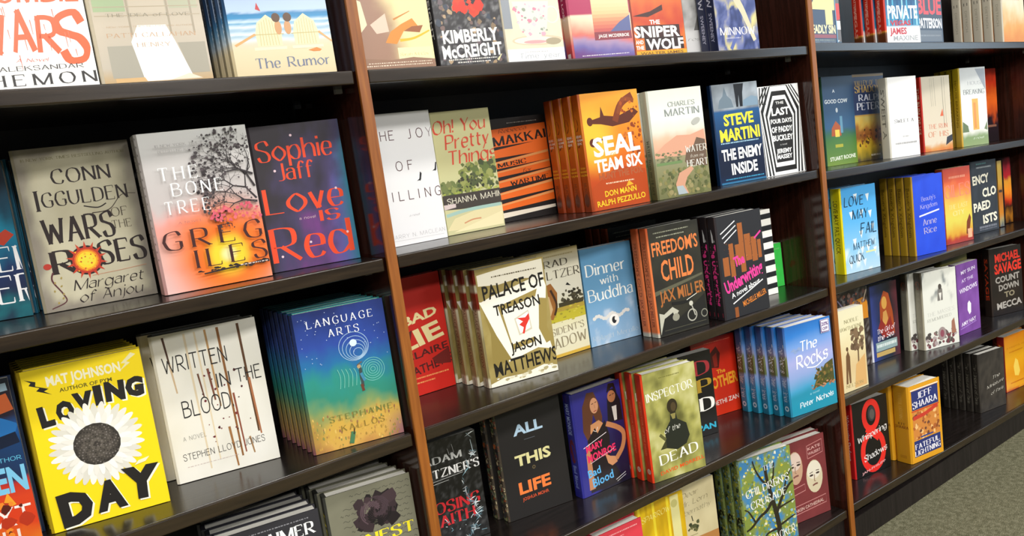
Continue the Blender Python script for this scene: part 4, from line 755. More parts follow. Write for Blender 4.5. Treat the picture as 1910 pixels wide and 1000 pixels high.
@art
def purple(A):
    A.paint(lambda u, v: mix('6a3a86', '8450a4', .5 + .6 * fb(u, v, 4, 3)), 12, 18); c = 'e4dcec'; A.t('MY SUN', .55, .86, .05, c, .66, 'b', rot=5); A.t('AT THE', .5, .74, .045, 'cfc0dc', .56, 'b', rot=5); A.t('WINDOWS', .52, .6, .065, c, .84, 'b', rot=5); A.poly([(.42, .32), (.44, .42), (.52, .45), (.6, .4), (.58, .28), (.5, .25)], 'ece6f0'); A.t('AMY HAY', .45, .13, .055, c, .7, 'b', rot=5); A.line([(.05, .08), (.8, .13)], .02, 'a078c4')
@art
def savage(A):
    A.paint(lambda u, v: mix('150f0d', '261b16', .5 + .6 * fb(u, v, 5, 3)), 14, 20); r = 'dc3020'; A.t('MICHAEL', .55, .80, .125, r, .82, 'bb', rot=2); A.t('SAVAGE', .55, .63, .15, r, .88, 'bb', rot=2); c = '9c968e'; A.t('COUNT', .52, .49, .095, c, .8, 'bb', rot=3); A.t('DOWN', .55, .37, .09, c, .66, 'bb', rot=3); A.t('TO', .56, .255, .085, '8a8068', .34, 'bb', rot=3); A.t('MECCA', .54, .1, .1, 'a8a29a', .82, 'bb', rot=3)
@art
def pink(A): A.fill('d23a46'); smallprint(A, .95, 'f0a0a0', .1, .9, .012); smallprint(A, .91, 'f0a0a0', .1, .6, .01)
@art
def yellow(A):
    A.paint(lambda u, v: mix('d8b414', 'b88c0c', .5 + .7 * fb(u, v, 5, 3)), 16, 22)
    for i in range(5): A.line([(.06 + .15 * i, .99), (.05 + .15 * i, .5)], .05, ['e4cc2c', 'c09a10'][i % 2])
    A.rect(.72, .5, .9, .98, 'd4cc8c'); A.ell(.8, .9, .07, .07, 'b8b06c'); A.t('SPARROW', .4, .84, .05, 'e8dc7c', .6, 'c', rot=4)
@art
def beigetall(A):
    A.paint(lambda u, v: mix('cbbf96', 'b8aa80', .5 + .5 * fb(u, v, 4, 3)), 12, 18); A.t('Dear', .4, .87, .05, '7c7252', .4, 'c', rot=3); A.t('Mr. Lorn', .48, .78, .055, '7c7252', .66, 'c', rot=3); A.t('Abernathy', .5, .69, .05, '8a8060', .74, 'c', rot=3); A.blobs(16, .3, .5, .55, .6, .02, .05, ['4a4c2c', '34381f', '5c5a34']); A.line([(.42, .6), (.4, .66)], .02, '2c2c1c'); A.rect(0, .0, 1, .42, 'a8743c'); A.rect(.1, .45, .5, .46, '9a9068')
@art
def crusade(A):
    A.paint(lambda u, v: mix('7c8a3c', '3f7fae', smooth(-.05, .3, fb(u, v, 6, 3) + .25 * (v - .55))), 24, 36); A.blobs(330, .01, .0, .99, .99, .012, .035, ['a8a83c', '8a9a40', '6c7c34', 'c4bc54', '4a8cb8', '8ab0bc', 'b8c08c', 'cbb838', '5c8a6a', 'd8d8c0', 'c8ccb0', 'b8b040'])
    k = '2a2418'
    for P, w in (([(.62, .02), (.64, .2), (.6, .4), (.56, .52), (.5, .72), (.48, .88)], .1), ([(.62, .36), (.75, .5), (.9, .6), (.99, .63)], .06), ([(.56, .5), (.44, .42), (.3, .38), (.12, .3), (.02, .28)], .06), ([(.52, .66), (.4, .74), (.3, .86), (.26, .96)], .04), ([(.66, .4), (.8, .42), (.98, .44)], .04), ([(.53, .62), (.62, .74), (.66, .88)], .04), ([(.2, .34), (.1, .46), (.02, .5)], .03), ([(.8, .52), (.86, .66), (.98, .76)], .035), ([(.62, .2), (.4, .18), (.3, .08)], .04), ([(.65, .22), (.85, .26), (.98, .28)], .04)): A.line(P, w, k, sm=True, taper=.55)
    A.t('THE', .55, .83, .05, 'd8dce0', .2, 's', rot=4); A.t("CHILDREN'S", .5, .63, .075, 'e8e8e0', .84, 's', rot=6); A.t('CRUSADE', .5, .5, .075, 'e8e8e0', .7, 's', rot=6); A.t('ANN PACKER', .56, .085, .075, 'eeeee8', .78, 's', rot=6)
@art
def faces(A):
    A.paint(lambda u, v: mix('7c3434', '6a2a2c', .5 + .5 * fb(u, v, 4, 3)), 12, 18)
    for cu, cv, rx, ry, c in ((.28, .68, .17, .3, 'b89478'), (.7, .5, .19, .3, 'c8bc9c')):
        A.ell(cu, cv, rx, ry, c); A.ell(cu, cv + .08, rx * .85, ry * .55, mix(c, 'ffffff', .25)); A.ell(cu - .07, cv + .02, .045, .018, '3a2c26'); A.ell(cu + .08, cv + .03, .045, .018, '3a2c26'); A.line([(cu, cv + .02), (cu - .012, cv - .06), (cu + .02, cv - .065)], .018, '8a6a54'); A.line([(cu - .06, cv - .11), (cu, cv - .1), (cu + .06, cv - .1)], .03, '74443c', sm=True); A.line([(cu - .11, cv + .05), (cu - .03, cv + .06)], .014, '4a3830'); A.line([(cu + .04, cv + .065), (cu + .12, cv + .06)], .014, '4a3830')
    def frame(u0, v0, u1, v1): A.line([(u0, v0), (u1, v0 + .03), (u1, v1 + .03), (u0, v1), (u0, v0)], .014, 'b87a76')
    frame(.58, .74, .94, .9); A.t('KATE', .75, .845, .035, 'c89a94', .3, 'b', rot=3); A.t('WALBERT', .75, .785, .035, 'c89a94', .3, 'b', rot=3); frame(.05, .1, .92, .2); A.t('SUNKEN CATHEDRAL', .48, .14, .04, 'cba89c', .76, 'b', rot=3); frame(.06, .34, .46, .42)
@art
def whisper(A):
    A.fill('0e0b0a'); c = 'da2820'
    A.ring(.52, .78, .2, .12, c, .26); A.ring(.52, .3, .3, .13, c, .36); A.line([(.36, .62), (.52, .54), (.7, .44)], .12, c, sm=True); A.ell(.54, .8, .11, .15, '34363a'); A.ell(.55, .79, .07, .1, '5c5450'); A.t('Whispering', .52, .5, .075, 'e0dcd8', .84, 'cb', rot=8); A.t('Shadows', .58, .22, .08, 'e0dcd8', .66, 'cb', rot=8); A.t('JAN-PHILIPP', .5, .06, .03, 'd8a0a0', .7, 'b', rot=8)
@art
def shaara(A):
    A.fill('d6971c'); n = '25306c'; A.rect(.08, .68, .93, .93, n); A.rect(.06, .66, .95, .675, 'c23420'); A.rect(.06, .935, .95, .95, 'e8e0d0'); A.t('JEFF', .5, .82, .08, 'e8e4e8', .46, 'sb', rot=2); A.t('SHAARA', .5, .71, .08, 'e8e4e8', .76, 'sb', rot=2)
    A.rect(.08, .29, .93, .66, 'c8803a'); A.blobs(70, .1, .3, .91, .64, .02, .06, ['b8702e', 'd89a54', '8a4a24', 'e8b878', '6a4030', 'a85c2c']); A.poly([(.1, .6), (.5, .62), (.9, .68), (.9, .63), (.5, .57), (.1, .55)], 'c03828'); A.rect(.08, .07, .93, .28, n); A.t('FATEFUL', .5, .175, .065, 'e8e4e8', .76, 'sb', rot=2); A.t('LIGHTNING', .5, .09, .065, 'e8e4e8', .8, 'sb', rot=2); A.rect(.3, .3, .7, .32, '34407c')
@art
def darkbook(A): A.paint(lambda u, v: mix('27221d', '3e3830', .5 + .7 * fb(u, v, 7, 3)), 16, 22); A.t('The', .64, .52, .05, 'c4beb0', .3, 'c', rot=8); A.t('Miniature', .6, .4, .05, 'c4beb0', .66, 'c', rot=8); A.t('of Paris', .66, .27, .05, 'c4beb0', .5, 'c', rot=8)
@art
def orange(A): A.paint(lambda u, v: ramp(v + .05 * fb(u, v, 5, 4), (0, 'b83a18'), (.04, 'e8a428'), (.3, 'e09418'), (.6, 'e8a81c'), (1, 'd8801a')), 12, 20); A.poly([(.4, .25), (.36, .42), (.46, .56), (.56, .5), (.64, .3), (.56, .22)], 'f0cf5a'); A.t('A HANDFUL OF', .5, .76, .03, 'b86a10', .8, 'ss'); smallprint(A, .68, 'c87a14', .2, .8, .02); smallprint(A, .12, 'c86a14', .2, .8, .02)
@art
def olive(A): A.fill('746e34'); A.t('SUMMER', .5, .5, .08, 'c8c080', .8, 's')

# ------------------------------------------------------------------ spines: u runs from the back board to the front board
SPN = {}
def spine(i):
    def d(fn): SPN[i] = fn; return fn
    return d
def vt(S, txt, v, h, c, w, f='b', u=.5):      # lettering that reads down the spine: h = letter height as a share of the thickness
    hh = h * S.w / S.h
    S.t(txt, u - h * .5, v, hh, c, w * S.h / S.w, f, rot=-90)
SIMPLE = {  # background, lettering colour, lettering
 'zombie': ('f0ece6', 'e8623a', 'ZOMBIE WARS'), 'idea': ('cfc4ae', '8d8672', 'THE IDEA OF LOVE'), 'mapmaker': ('8a6450', 'e8d4bc', 'SARAH McCOY'), 'mccreight': ('2a282a', 'e8e4dc', 'McCREIGHT'),
 'teacup': ('e6ddc8', '8f9296', 'Time year'), 'sniper': ('8a2c10', 'f4ece0', 'THE SNIPER AND THE WOLF'), 'pearl': ('b4b2b0', '6a6866', 'rosalie'), 'four': ('1f2a40', 'ecd98e', 'DEADLY SIN'),
 'decoy': ('5a5450', 'e8e6e4', 'TICK'), 'nypd': ('29303f', 'dc3030', 'BLUE'), 'teal': ('0c2c3c', 'e8e6e4', 'SEVEN RIVER'), 'iggulden': ('a49a80', '2a1a16', 'CONN IGGULDEN'), 'jaff': ('2a242a', 'ee4a22', 'Love is Red'),
 'joy': ('e2e0df', '4c2426', 'THE JOY OF KILLING'), 'pretty': ('bdb98a', 'd0452a', 'Oh! You Pretty Things'), 'wartime': ('17110f', 'ee6a18', 'MUSIC for WARTIME'), 'enemy': ('123054', 'f2e23a', ''),
 'paddy': ('e8e7e4', '1b1b1c', 'THE LAST FOUR DAYS'), 'bluegreen': ('3f6a50', 'e6ecee', 'GOOD COW'), 'valley': ('22304e', 'b89a58', 'VALLEY OF THE SHADOW'), 'white': ('d8d4c4', '7c7a70', 'SWEET A'),
 'beige': ('c22c20', 'e8c8a8', 'THE RUN OF HIS'), 'ember': ('1c1418', 'c8481c', 'EMBER'), 'next': ('14202c', '7cc4e4', 'NEXT WILL'), 'loving': ('b09410', '1c1814', 'LOVING DAY'), 'blood': ('e0dccf', '22201e', 'WRITTEN IN THE BLOOD'),
 'badlie': ('a81608', 'e6d49a', 'BAD LIE'), 'meltzer': ('a8884a', '3a3020', 'MELTZER'), 'dinner': ('4a7fa4', 'e4e6e0', 'Dinner with Buddha'), 'stripes': ('14181c', 'eceae2', 'STRIPES'), 'green': ('249a34', 'c8e8c8', 'GREEN'),
 'lovemay': ('ecdc10', '6a5c08', 'LOVE MAY FAIL QUICK'), 'beauty': ('b08a1c', '6a4e0c', "Beauty's Kingdom"), 'riles': ('b84a20', 'f0d890', 'GILES'), 'encyclo': ('2c323e', 'e8e2cc', 'ENCYCLOPAEDISTS'), 'flame': ('24181c', 'f0902a', ''), 'gold': ('7a5410', '3a2410', ''),
 'aimer': ('2c2b30', 'eeeeec', 'DISCLAIMER'), 'rose': ('3a3a34', 'f0e02a', 'HONEST'), 'faith': ('141414', 'c4242c', 'LOSING FAITH'), 'dpd': ('191717', 'e8e4dc', 'DPD'), 'mother': ('b01c10', 'f0a028', 'MOTHER'), 'cream2': ('cfc296', '7c7250', 'NOBLE'),
 'behindcream': ('241a1c', 'a89a90', 'AT'), 'purple': ('5c2f78', 'e4dcec', 'MY SUN'), 'pink': ('b82c38', 'f0a0a0', 'RED'), 'yellow': ('c8a010', '7a6008', 'SPARROW'), 'beigetall': ('b8aa80', '5c5436', 'Dear Mr. Lorn'), 'faces': ('5c2426', 'cba89c', 'SUNKEN CATHEDRAL'),
 'whisper': ('c21c1c', 'e8c8c0', 'Whispering Shadows'), 'olive': ('6a6430', 'c8c080', 'SUMMER'), 'orange': ('8a1c14', 'e8a428', 'A HANDFUL OF'), 'savage': ('2a1f1a', 'c8401c', 'SAVAGE')}
def simple_spine(S, q):
    S.fill(q[0])
    if q[2]: vt(S, q[2], .55, .4, q[1], .62)
@spine('rumor')
def _(S): S.paint(lambda u, v: ramp(v, (0, 'cdbb92'), (.26, 'd2c29c'), (.33, 'b8c4ca'), (.42, '6f98b4'), (.5, '3a6f98'), (.6, '24466c'), (1, '1c2c48')), 2, 30); vt(S, 'The Rumor', .7, .4, 'e0e6ee', .4, 's')
@spine('acampora')
def _(S): S.paint(lambda u, v: ramp(v, (0, 'b43a4a'), (.2, 'd05a58'), (.4, 'e8b898'), (.58, 'ecd4b8'), (.62, 'ecd4b8'), (.63, 'a82450'), (1, 'a82450')), 1, 50); vt(S, 'THE LOST', .8, .4, 'f2d8e0', .3); S.rect(.3, .03, .7, .1, 'f0e8e4')
@spine('minnow')
def _(S): S.fill('20284c'); vt(S, 'MINNOW', .72, .5, 'd8d8e8', .5, 's'); vt(S, 'SWEENEY', .26, .35, 'c0c0d8', .3)
@spine('vegas')
def _(S): S.paint(lambda u, v: ramp(v, (0, '5c3018'), (.22, '6a3a1c'), (.24, 'd8a83a'), (.27, 'd8301c'), (1, 'cc2a18')), 1, 60); vt(S, 'VEGAS', .52, .5, 'f0a08a', .36, 'bb'); vt(S, 'PATTERSON', .84, .4, 'f0b8a8', .26)
@spine('cream')
def _(S): S.fill('cfc6b2'); S.rect(.3, .62, .7, .66, '3a3430'); vt(S, 'DIETRICH', .4, .25, 'b0a894', .3)
@spine('bonetree')
def _(S):
    S.paint(lambda u, v: ramp(v + .03 * fb(u, v, 6, 3), (0, 'd9a29a'), (.2, 'd8aaa4'), (.5, 'b8aca6'), (1, 'a6a29c')), 6, 30)
    for i in range(16): v = .22 + .05 * i; S.line([(.6, v), (.98, v + .004)], .06, '2c2220')
    S.line([(.72, .98), (.8, .6), (.74, .3), (.8, .1)], .03, '5a4a46', sm=True); vt(S, 'THE BONE TREE', .55, .3, '4a3e3a', .7, 's', .3)
@spine('seal')
def _(S):
    S.paint(lambda u, v: ramp(v + .06 * fb(u, v, 4, 3), (0, '98380c'), (.4, 'c05410'), (.7, 'd87818'), (1, 'b04a10')), 3, 30); S.ell(.3, .75, .3, .5, '4a1c0c'); S.ell(.3, .6, .25, .4, '4a1c0c')
    S.t('SEAL', .5, .64, .022, 'f2e8dc', .8, 'bb'); S.t('TEAM', .5, .61, .02, 'f2e8dc', .8, 'bb'); S.t('SIX', .5, .58, .02, 'f2e8dc', .6, 'bb'); S.t('DON', .5, .37, .018, 'f0b82a', .6, 'bb'); S.t('MANN', .5, .34, .018, 'f0b82a', .8, 'bb'); S.t('RALPH', .5, .31, .018, 'f0b82a', .85, 'bb'); S.ell(.5, .1, .3, .5, '6a3018'); vt(S, 'HUNT', .2, .4, '7a3a20', .1)
@spine('water')
def _(S): S.paint(lambda u, v: ramp(v + .03 * fb(u, v, 6, 3), (0, '5c5c38'), (.3, '7a7a58'), (.45, '9aa08a'), (.6, 'c4c8b8'), (1, 'd0d4c4')), 3, 30); vt(S, 'WATER from my HEART', .3, .35, '2a2a22', .5, 's')
@spine('house')
def _(S): S.paint(lambda u, v: ramp(v, (0, 'd0a030'), (.1, 'd8b04a'), (.5, 'c8a024'), (1, 'a89418')), 1, 10); vt(S, 'HOUSE BREAKING', .55, .3, '8a6a10', .6)
@spine('language')
def _(S): S.paint(lambda u, v: ramp(v + .06 * fb(u, v, 5, 3), (0, '7a4a50'), (.1, '8a6a44'), (.28, '5c6a44'), (.4, '1f6a5c'), (.55, '1c5a74'), (.75, '1c2c60'), (1, '141c40')), 6, 44); vt(S, 'LANGUAGE ARTS', .6, .35, '8a94b4', .5, 's'); S.blobs(24, .05, .02, .95, .3, .04, .12, ['9a7a44', '6a3a4a', '4a6a44', 'b08a4a'])
@spine('palace')
def _(S):
    S.paint(lambda u, v: ramp(v, (0, 'ddd4b8'), (.07, 'd8ceb0'), (.09, '9a8a58'), (.4, 'a09468'), (.66, 'cfc6a8'), (.67, '7a2412'), (.8, '8a2a14'), (.82, 'c8c0a4'), (.87, 'b8ae8c'), (.88, '7a2412'), (1, '6a2010')), 1, 90)
    vt(S, 'PALACE OF TREASON', .42, .42, '6a2c1c', .5); S.poly([(.5, .1), (1, .1), (1, .45), (.8, .3)], 'b0a070'); S.ell(.5, .035, .2, .3, 'a8a088')
@spine('freedom')
def _(S):
    S.paint(lambda u, v: ramp(v, (0, 'c8c4b4'), (.035, 'c8c4b4'), (.05, 'e87a40'), (.8, 'ea7c42'), (1, 'c8501c')), 1, 40); vt(S, "FREEDOM'S CHILD", .62, .42, 'b05020', .5, 'bb'); vt(S, 'JAX MILLER', .22, .4, 'b04c1c', .26, 'bb')
@spine('under')
def _(S): S.fill('241c20'); S.rect(.1, .9, .9, .99, '7a4420'); S.line([(.3, .88), (.6, .76)], .3, 'd8d8d8'); vt(S, 'The Underwriting', .44, .62, 'e83c8c', .6, 'bb'); S.rect(.2, .03, .8, .07, 'd83a50'); S.poly([(.0, .1), (.6, .1), (.6, .16), (0, .2)], '5c3418')
@spine('alllife')
def _(S): S.fill('4a4034'); S.blobs(150, .0, .0, 1, 1, .1, .25, ['b8a47c', '7a8a94', 'c8622c', '3a3c44', '8aa078', 'd8c8a0', '8a4a3a', '2c2824', '5c7a4a'])
@spine('monroe')
def _(S): S.fill('2c2c8c'); S.rect(.1, .93, .5, .99, 'c8303c'); vt(S, 'MARY MONROE', .76, .4, 'a8b8e8', .3, 'b'); S.ell(.5, .45, .3, .9, '6a2030'); vt(S, 'Bad Blood', .2, .35, '8a98d8', .22)
@spine('inspector')
def _(S): S.fill('e03a14'); vt(S, 'INSPECTOR OF THE DEAD', .5, .22, 'f08a60', .5); S.ring(.6, .1, .18, .12, 'f4d8c0'); S.ell(.6, .1, .08, .08, 'f4d8c0')
@spine('rocks')
def _(S):
    S.paint(lambda u, v: ramp(v + .01 * fb(u, v, 5, 3), (0, '187a98'), (.3, '2a88b4'), (.44, '7a90c0'), (.46, '5c6a44'), (.66, '74784a'), (.7, '8a8cae'), (.8, '4a7ab8'), (1, '1c4a94')), 2, 60); vt(S, 'The Rocks', .66, .62, 'eef0f6', .32, 'cb'); vt(S, 'Peter Nichols', .3, .5, 'd8e4f0', .26, 'cb'); S.ring(.5, .09, .2, .14, 'c8e0ec')
@spine('woman')
def _(S): S.paint(lambda u, v: ramp(v, (0, 'd8d8e0'), (.22, 'c8c8d4'), (.32, '20284c'), (1, '181c34')), 2, 20); vt(S, 'THE GIRL', .6, .4, 'c8c8d8', .4); vt(S, 'OF THE SEA', .2, .35, '3a3a6a', .26)
@spine('greycrowd')
def _(S): S.paint(lambda u, v: ramp(v + .02 * fb(u, v, 4, 3), (0, 'b0aa94'), (.75, '8f8a78'), (.82, '4a4238'), (.9, '3a342c'), (1, '55503f')), 2, 30); S.ell(.5, .84, .3, .5, '7a3c28'); vt(S, 'MASSES', .5, .35, '9a9684', .5)
@spine('crusade')
def _(S): S.fill('7c8a48'); S.blobs(140, .02, .01, .98, .99, .08, .22, ['a8a83c', '5c6c34', 'c4b84a', '4a7ea0', '8aa8a0', '2c2c20', '3c4a2c', '98a05c']); S.line([(.1, .3), (.5, .4), (.9, .36)], .16, '2a2418', sm=True); S.line([(.0, .7), (.9, .8)], .12, '2a2418')
@spine('shaara')
def _(S): S.fill('d89a1e'); S.t('JEFF', .5, .5, .03, '7a4a10', .5, 'sb'); S.t('SHAARA', .5, .455, .035, '7a3414', .8, 'sb'); S.rect(.3, .06, .7, .1, 'c88a1c'); vt(S, 'FATEFUL LIGHTNING', .74, .2, 'e8b850', .34, 's')
@spine('darkbook')
def _(S): S.paint(lambda u, v: mix('1c1814', '3a342c', .5 + .6 * fb(u, v, 4, 3)), 3, 30); vt(S, 'The Miniature of Paris', .5, .4, '8a8474', .7, 'c')
for i, q in SIMPLE.items():
    if i not in SPN: SPN[i] = (lambda q: lambda S: simple_spine(S, q))(q)

# ------------------------------------------------------------------ the books: (row, bay, x, y, turn, lean, width, height, thickness, copies behind, side step per copy)
BOOKS = {
 'zombie': (1, 1, -0.509, 0.031, -7.1, 1.2, 0.131, 0.210, 0.026, 0, 0.0000),
 'idea': (1, 1, -0.374, 0.031, -5.0, 1.2, 0.148, 0.230, 0.026, 0, 0.0000),
 'rumor': (1, 1, -0.192, 0.030, -8.1, 1.2, 0.157, 0.240, 0.026, 3, -0.0046),
 'mapmaker': (1, 2, 0.020, 0.031, -3.6, 1.2, 0.136, 0.210, 0.026, 0, 0.0000),
 'mccreight': (1, 2, 0.170, 0.031, -6.9, 1.1, 0.134, 0.210, 0.026, 0, 0.0000),
 'teacup': (1, 2, 0.318, 0.031, -3.5, 1.1, 0.132, 0.210, 0.026, 0, 0.0000),
 'acampora': (1, 2, 0.476, 0.030, -7.8, 1.1, 0.150, 0.230, 0.026, 1, -0.0095),
 'sniper': (1, 2, 0.647, 0.031, -4.1, 1.2, 0.148, 0.230, 0.026, 0, 0.0000),
 'pearl': (1, 2, 0.879, 0.095, -6.4, 1.2, 0.140, 0.210, 0.026, 0, 0.0000),
 'minnow': (1, 2, 0.912, 0.031, -3.7, 1.2, 0.138, 0.220, 0.026, 1, 0.0008),
 'four': (1, 3, 1.260, 0.031, 2.2, 1.2, 0.137, 0.230, 0.026, 0, 0.0000),
 'decoy': (1, 3, 1.322, 0.067, -0.9, 1.1, 0.138, 0.230, 0.026, 0, 0.0000),
 'vegas': (1, 3, 1.623, 0.031, -6.4, 1.1, 0.152, 0.235, 0.030, 2, -0.0079),
 'nypd': (1, 3, 1.790, 0.031, -0.1, 1.1, 0.150, 0.235, 0.026, 0, 0.0000),
 'cream': (1, 3, 2.335, 0.031, -1.7, 1.1, 0.151, 0.235, 0.030, 4, -0.0029),
 'teal': (2, 1, -0.625, 0.220, -18.2, 1.3, 0.127, 0.234, 0.030, 1, 0.0009),
 'iggulden': (2, 1, -0.492, 0.162, -6.5, 1.2, 0.157, 0.241, 0.034, 0, 0.0000),
 'bonetree': (2, 1, -0.339, 0.078, -4.0, 1.1, 0.162, 0.241, 0.048, 0, 0.0000),
 'jaff': (2, 1, -0.168, 0.098, -9.4, 1.1, 0.150, 0.238, 0.030, 0, 0.0000),
 'joy': (2, 2, 0.062, 0.132, -0.6, 0.8, 0.129, 0.244, 0.020, 0, 0.0000),
 'pretty': (2, 2, 0.199, 0.144, -2.9, 0.9, 0.133, 0.239, 0.020, 0, 0.0000),
 'wartime': (2, 2, 0.370, 0.197, -5.5, 0.9, 0.137, 0.218, 0.020, 0, 0.0000),
 'seal': (2, 2, 0.496, 0.053, -6.3, 0.9, 0.152, 0.241, 0.028, 3, -0.0040),
 'water': (2, 2, 0.659, 0.024, -10.0, 0.6, 0.145, 0.232, 0.026, 1, -0.0092),
 'enemy': (2, 2, 0.915, 0.066, -8.3, 1.0, 0.146, 0.236, 0.014, 0, 0.0000),
 'paddy': (2, 2, 1.062, 0.047, -7.7, 1.1, 0.138, 0.22, 0.014, 0, 0.0000),
 'bluegreen': (2, 3, 1.481, 0.152, -4.3, 0.7, 0.139, 0.254, 0.026, 0, 0.0000),
 'valley': (2, 3, 1.632, 0.153, -4.9, 0.6, 0.151, 0.257, 0.026, 0, 0.0000),
 'white': (2, 3, 1.691, 0.080, -7.0, 0.7, 0.135, 0.235, 0.030, 0, 0.0000),
 'beige': (2, 3, 1.936, 0.108, -9.8, 0.9, 0.136, 0.234, 0.022, 0, 0.0000),
 'house': (2, 3, 2.128, 0.082, -7.5, 0.9, 0.140, 0.253, 0.024, 3, 0.0072),
 'ember': (2, 3, 2.352, 0.136, -3.5, 0.9, 0.139, 0.254, 0.026, 0, 0.0000),
 'next': (3, 1, -0.694, 0.129, -13.1, 0.7, 0.141, 0.234, 0.026, 0, 0.0000),
 'loving': (3, 1, -0.546, 0.095, -9.4, 1.2, 0.158, 0.237, 0.021, 5, -0.0043),
 'blood': (3, 1, -0.367, 0.128, -10.1, 1.2, 0.161, 0.240, 0.030, 1, -0.0162),
 'language': (3, 1, -0.169, 0.051, -12.0, 1.1, 0.155, 0.236, 0.022, 6, -0.0052),
 'badlie': (3, 2, 0.074, 0.185, -0.2, 1.2, 0.116, 0.236, 0.026, 0, 0.0000),
 'palace': (3, 2, 0.210, 0.090, -8.7, 0.9, 0.156, 0.235, 0.030, 3, -0.0102),
 'meltzer': (3, 2, 0.369, 0.140, -1.0, 0.8, 0.145, 0.232, 0.026, 0, 0.0000),
 'dinner': (3, 2, 0.515, 0.135, -9.1, 1.0, 0.135, 0.219, 0.024, 0, 0.0099),
 'freedom': (3, 2, 0.639, 0.049, -6.4, 1.0, 0.148, 0.245, 0.026, 4, -0.0036),
 'under': (3, 2, 0.822, 0.014, -3.9, 0.8, 0.151, 0.241, 0.027, 2, 0.0020),
 'stripes': (3, 2, 0.984, 0.104, -8.0, 1.1, 0.135, 0.220, 0.026, 0, 0.0000),
 'green': (3, 2, 1.073, 0.145, -7.0, 1.1, 0.134, 0.117, 0.020, 0, 0.0000),
 'lovemay': (3, 3, 1.394, 0.067, -5.0, 0.7, 0.153, 0.239, 0.034, 1, -0.0179),
 'beauty': (3, 3, 1.723, 0.043, -8.4, 0.9, 0.140, 0.237, 0.026, 3, -0.0011),
 'riles': (3, 3, 1.946, 0.062, -7.1, 0.9, 0.139, 0.240, 0.026, 0, 0.0000),
 'encyclo': (3, 3, 2.191, 0.092, -5.2, 0.9, 0.151, 0.242, 0.026, 0, 0.0000),
 'flame': (3, 3, 2.461, 0.109, -4.2, 0.9, 0.053, 0.235, 0.15, 0, 0.0000),
 'gold': (3, 3, 2.367, 0.088, -6.2, 0.9, 0.030, 0.229, 0.15, 0, 0.0000),
 'aimer': (4, 1, -0.350, 0.050, -8.7, 1.2, 0.166, 0.225, 0.026, 3, -0.0044),
 'rose': (4, 1, -0.168, 0.048, -9.8, 1.1, 0.152, 0.228, 0.026, 3, -0.008),
 'faith': (4, 2, 0.060, 0.148, -7.6, 1.0, 0.128, 0.219, 0.026, 0, 0.0000),
 'alllife': (4, 2, 0.236, 0.134, -8.9, 0.9, 0.155, 0.237, 0.026, 1, -0.0114),
 'monroe': (4, 2, 0.406, 0.094, -1.9, 0.5, 0.138, 0.231, 0.030, 0, 0.0000),
 'inspector': (4, 2, 0.551, 0.028, -11.0, 0.8, 0.143, 0.244, 0.026, 2, -0.0083),
 'dpd': (4, 2, 0.729, 0.140, -11.3, 0.7, 0.143, 0.213, 0.026, 0, 0.0000),
 'mother': (4, 2, 0.895, 0.200, -11.6, 0.9, 0.141, 0.210, 0.026, 0, 0.0000),
 'rocks': (4, 2, 1.040, 0.022, -10.3, 0.8, 0.159, 0.232, 0.026, 4, -0.0103),
 'cream2': (4, 3, 1.261, 0.023, -2.8, 1.1, 0.121, 0.225, 0.026, 0, 0.0000),
 'behindcream': (4, 3, 1.435, 0.133, -7.3, 1.0, 0.137, 0.238, 0.026, 0, 0.0000),
 'woman': (4, 3, 1.581, 0.118, -4.2, 0.7, 0.135, 0.232, 0.030, 0, 0.0000),
 'greycrowd': (4, 3, 1.773, 0.062, -12.4, 0.8, 0.151, 0.242, 0.026, 1, -0.0294),
 'purple': (4, 3, 1.992, 0.062, -1.6, 0.9, 0.135, 0.231, 0.026, 0, 0.0000),
 'savage': (4, 3, 2.288, 0.091, -14.1, 1.0, 0.154, 0.236, 0.030, 0, 0.0000),
 'pink': (5, 2, 0.376, 0.038, -3.9, 0.9, 0.131, 0.243, 0.026, 1, 0.0042),
 'yellow': (5, 2, 0.526, 0.068, -6.0, 0.9, 0.138, 0.242, 0.026, 0, 0.0057),
 'beigetall': (5, 2, 0.655, 0.083, -8.2, 1.0, 0.128, 0.233, 0.026, 0, 0.0000),
 'crusade': (5, 2, 0.841, 0.039, -13.0, 0.9, 0.162, 0.250, 0.030, 2, -0.0035),
 'faces': (5, 2, 1.032, 0.060, -10.3, 1.0, 0.154, 0.218, 0.026, 1, 0.0096),
 'whisper': (5, 3, 1.381, 0.078, -6.6, 1.0, 0.156, 0.221, 0.030, 0, 0.0000),
 'shaara': (5, 3, 1.573, 0.017, -6.5, 0.8, 0.151, 0.233, 0.052, 1, -0.0081),
 'darkbook': (5, 3, 2.108, 0.065, -7.7, 1.1, 0.143, 0.201, 0.024, 4, -0.0034),
 'orange': (5, 3, 2.365, 0.093, -4.0, 1.0, 0.153, 0.203, 0.026, 1, 0.0261),
 'olive': (4, 3, 2.025, 0.125, -7.6, 0.9, 0.138, 0.252, 0.026, 0, 0.0000),
}
P = 'p'   # paperbacks; everything else is a hardcover with a jacket
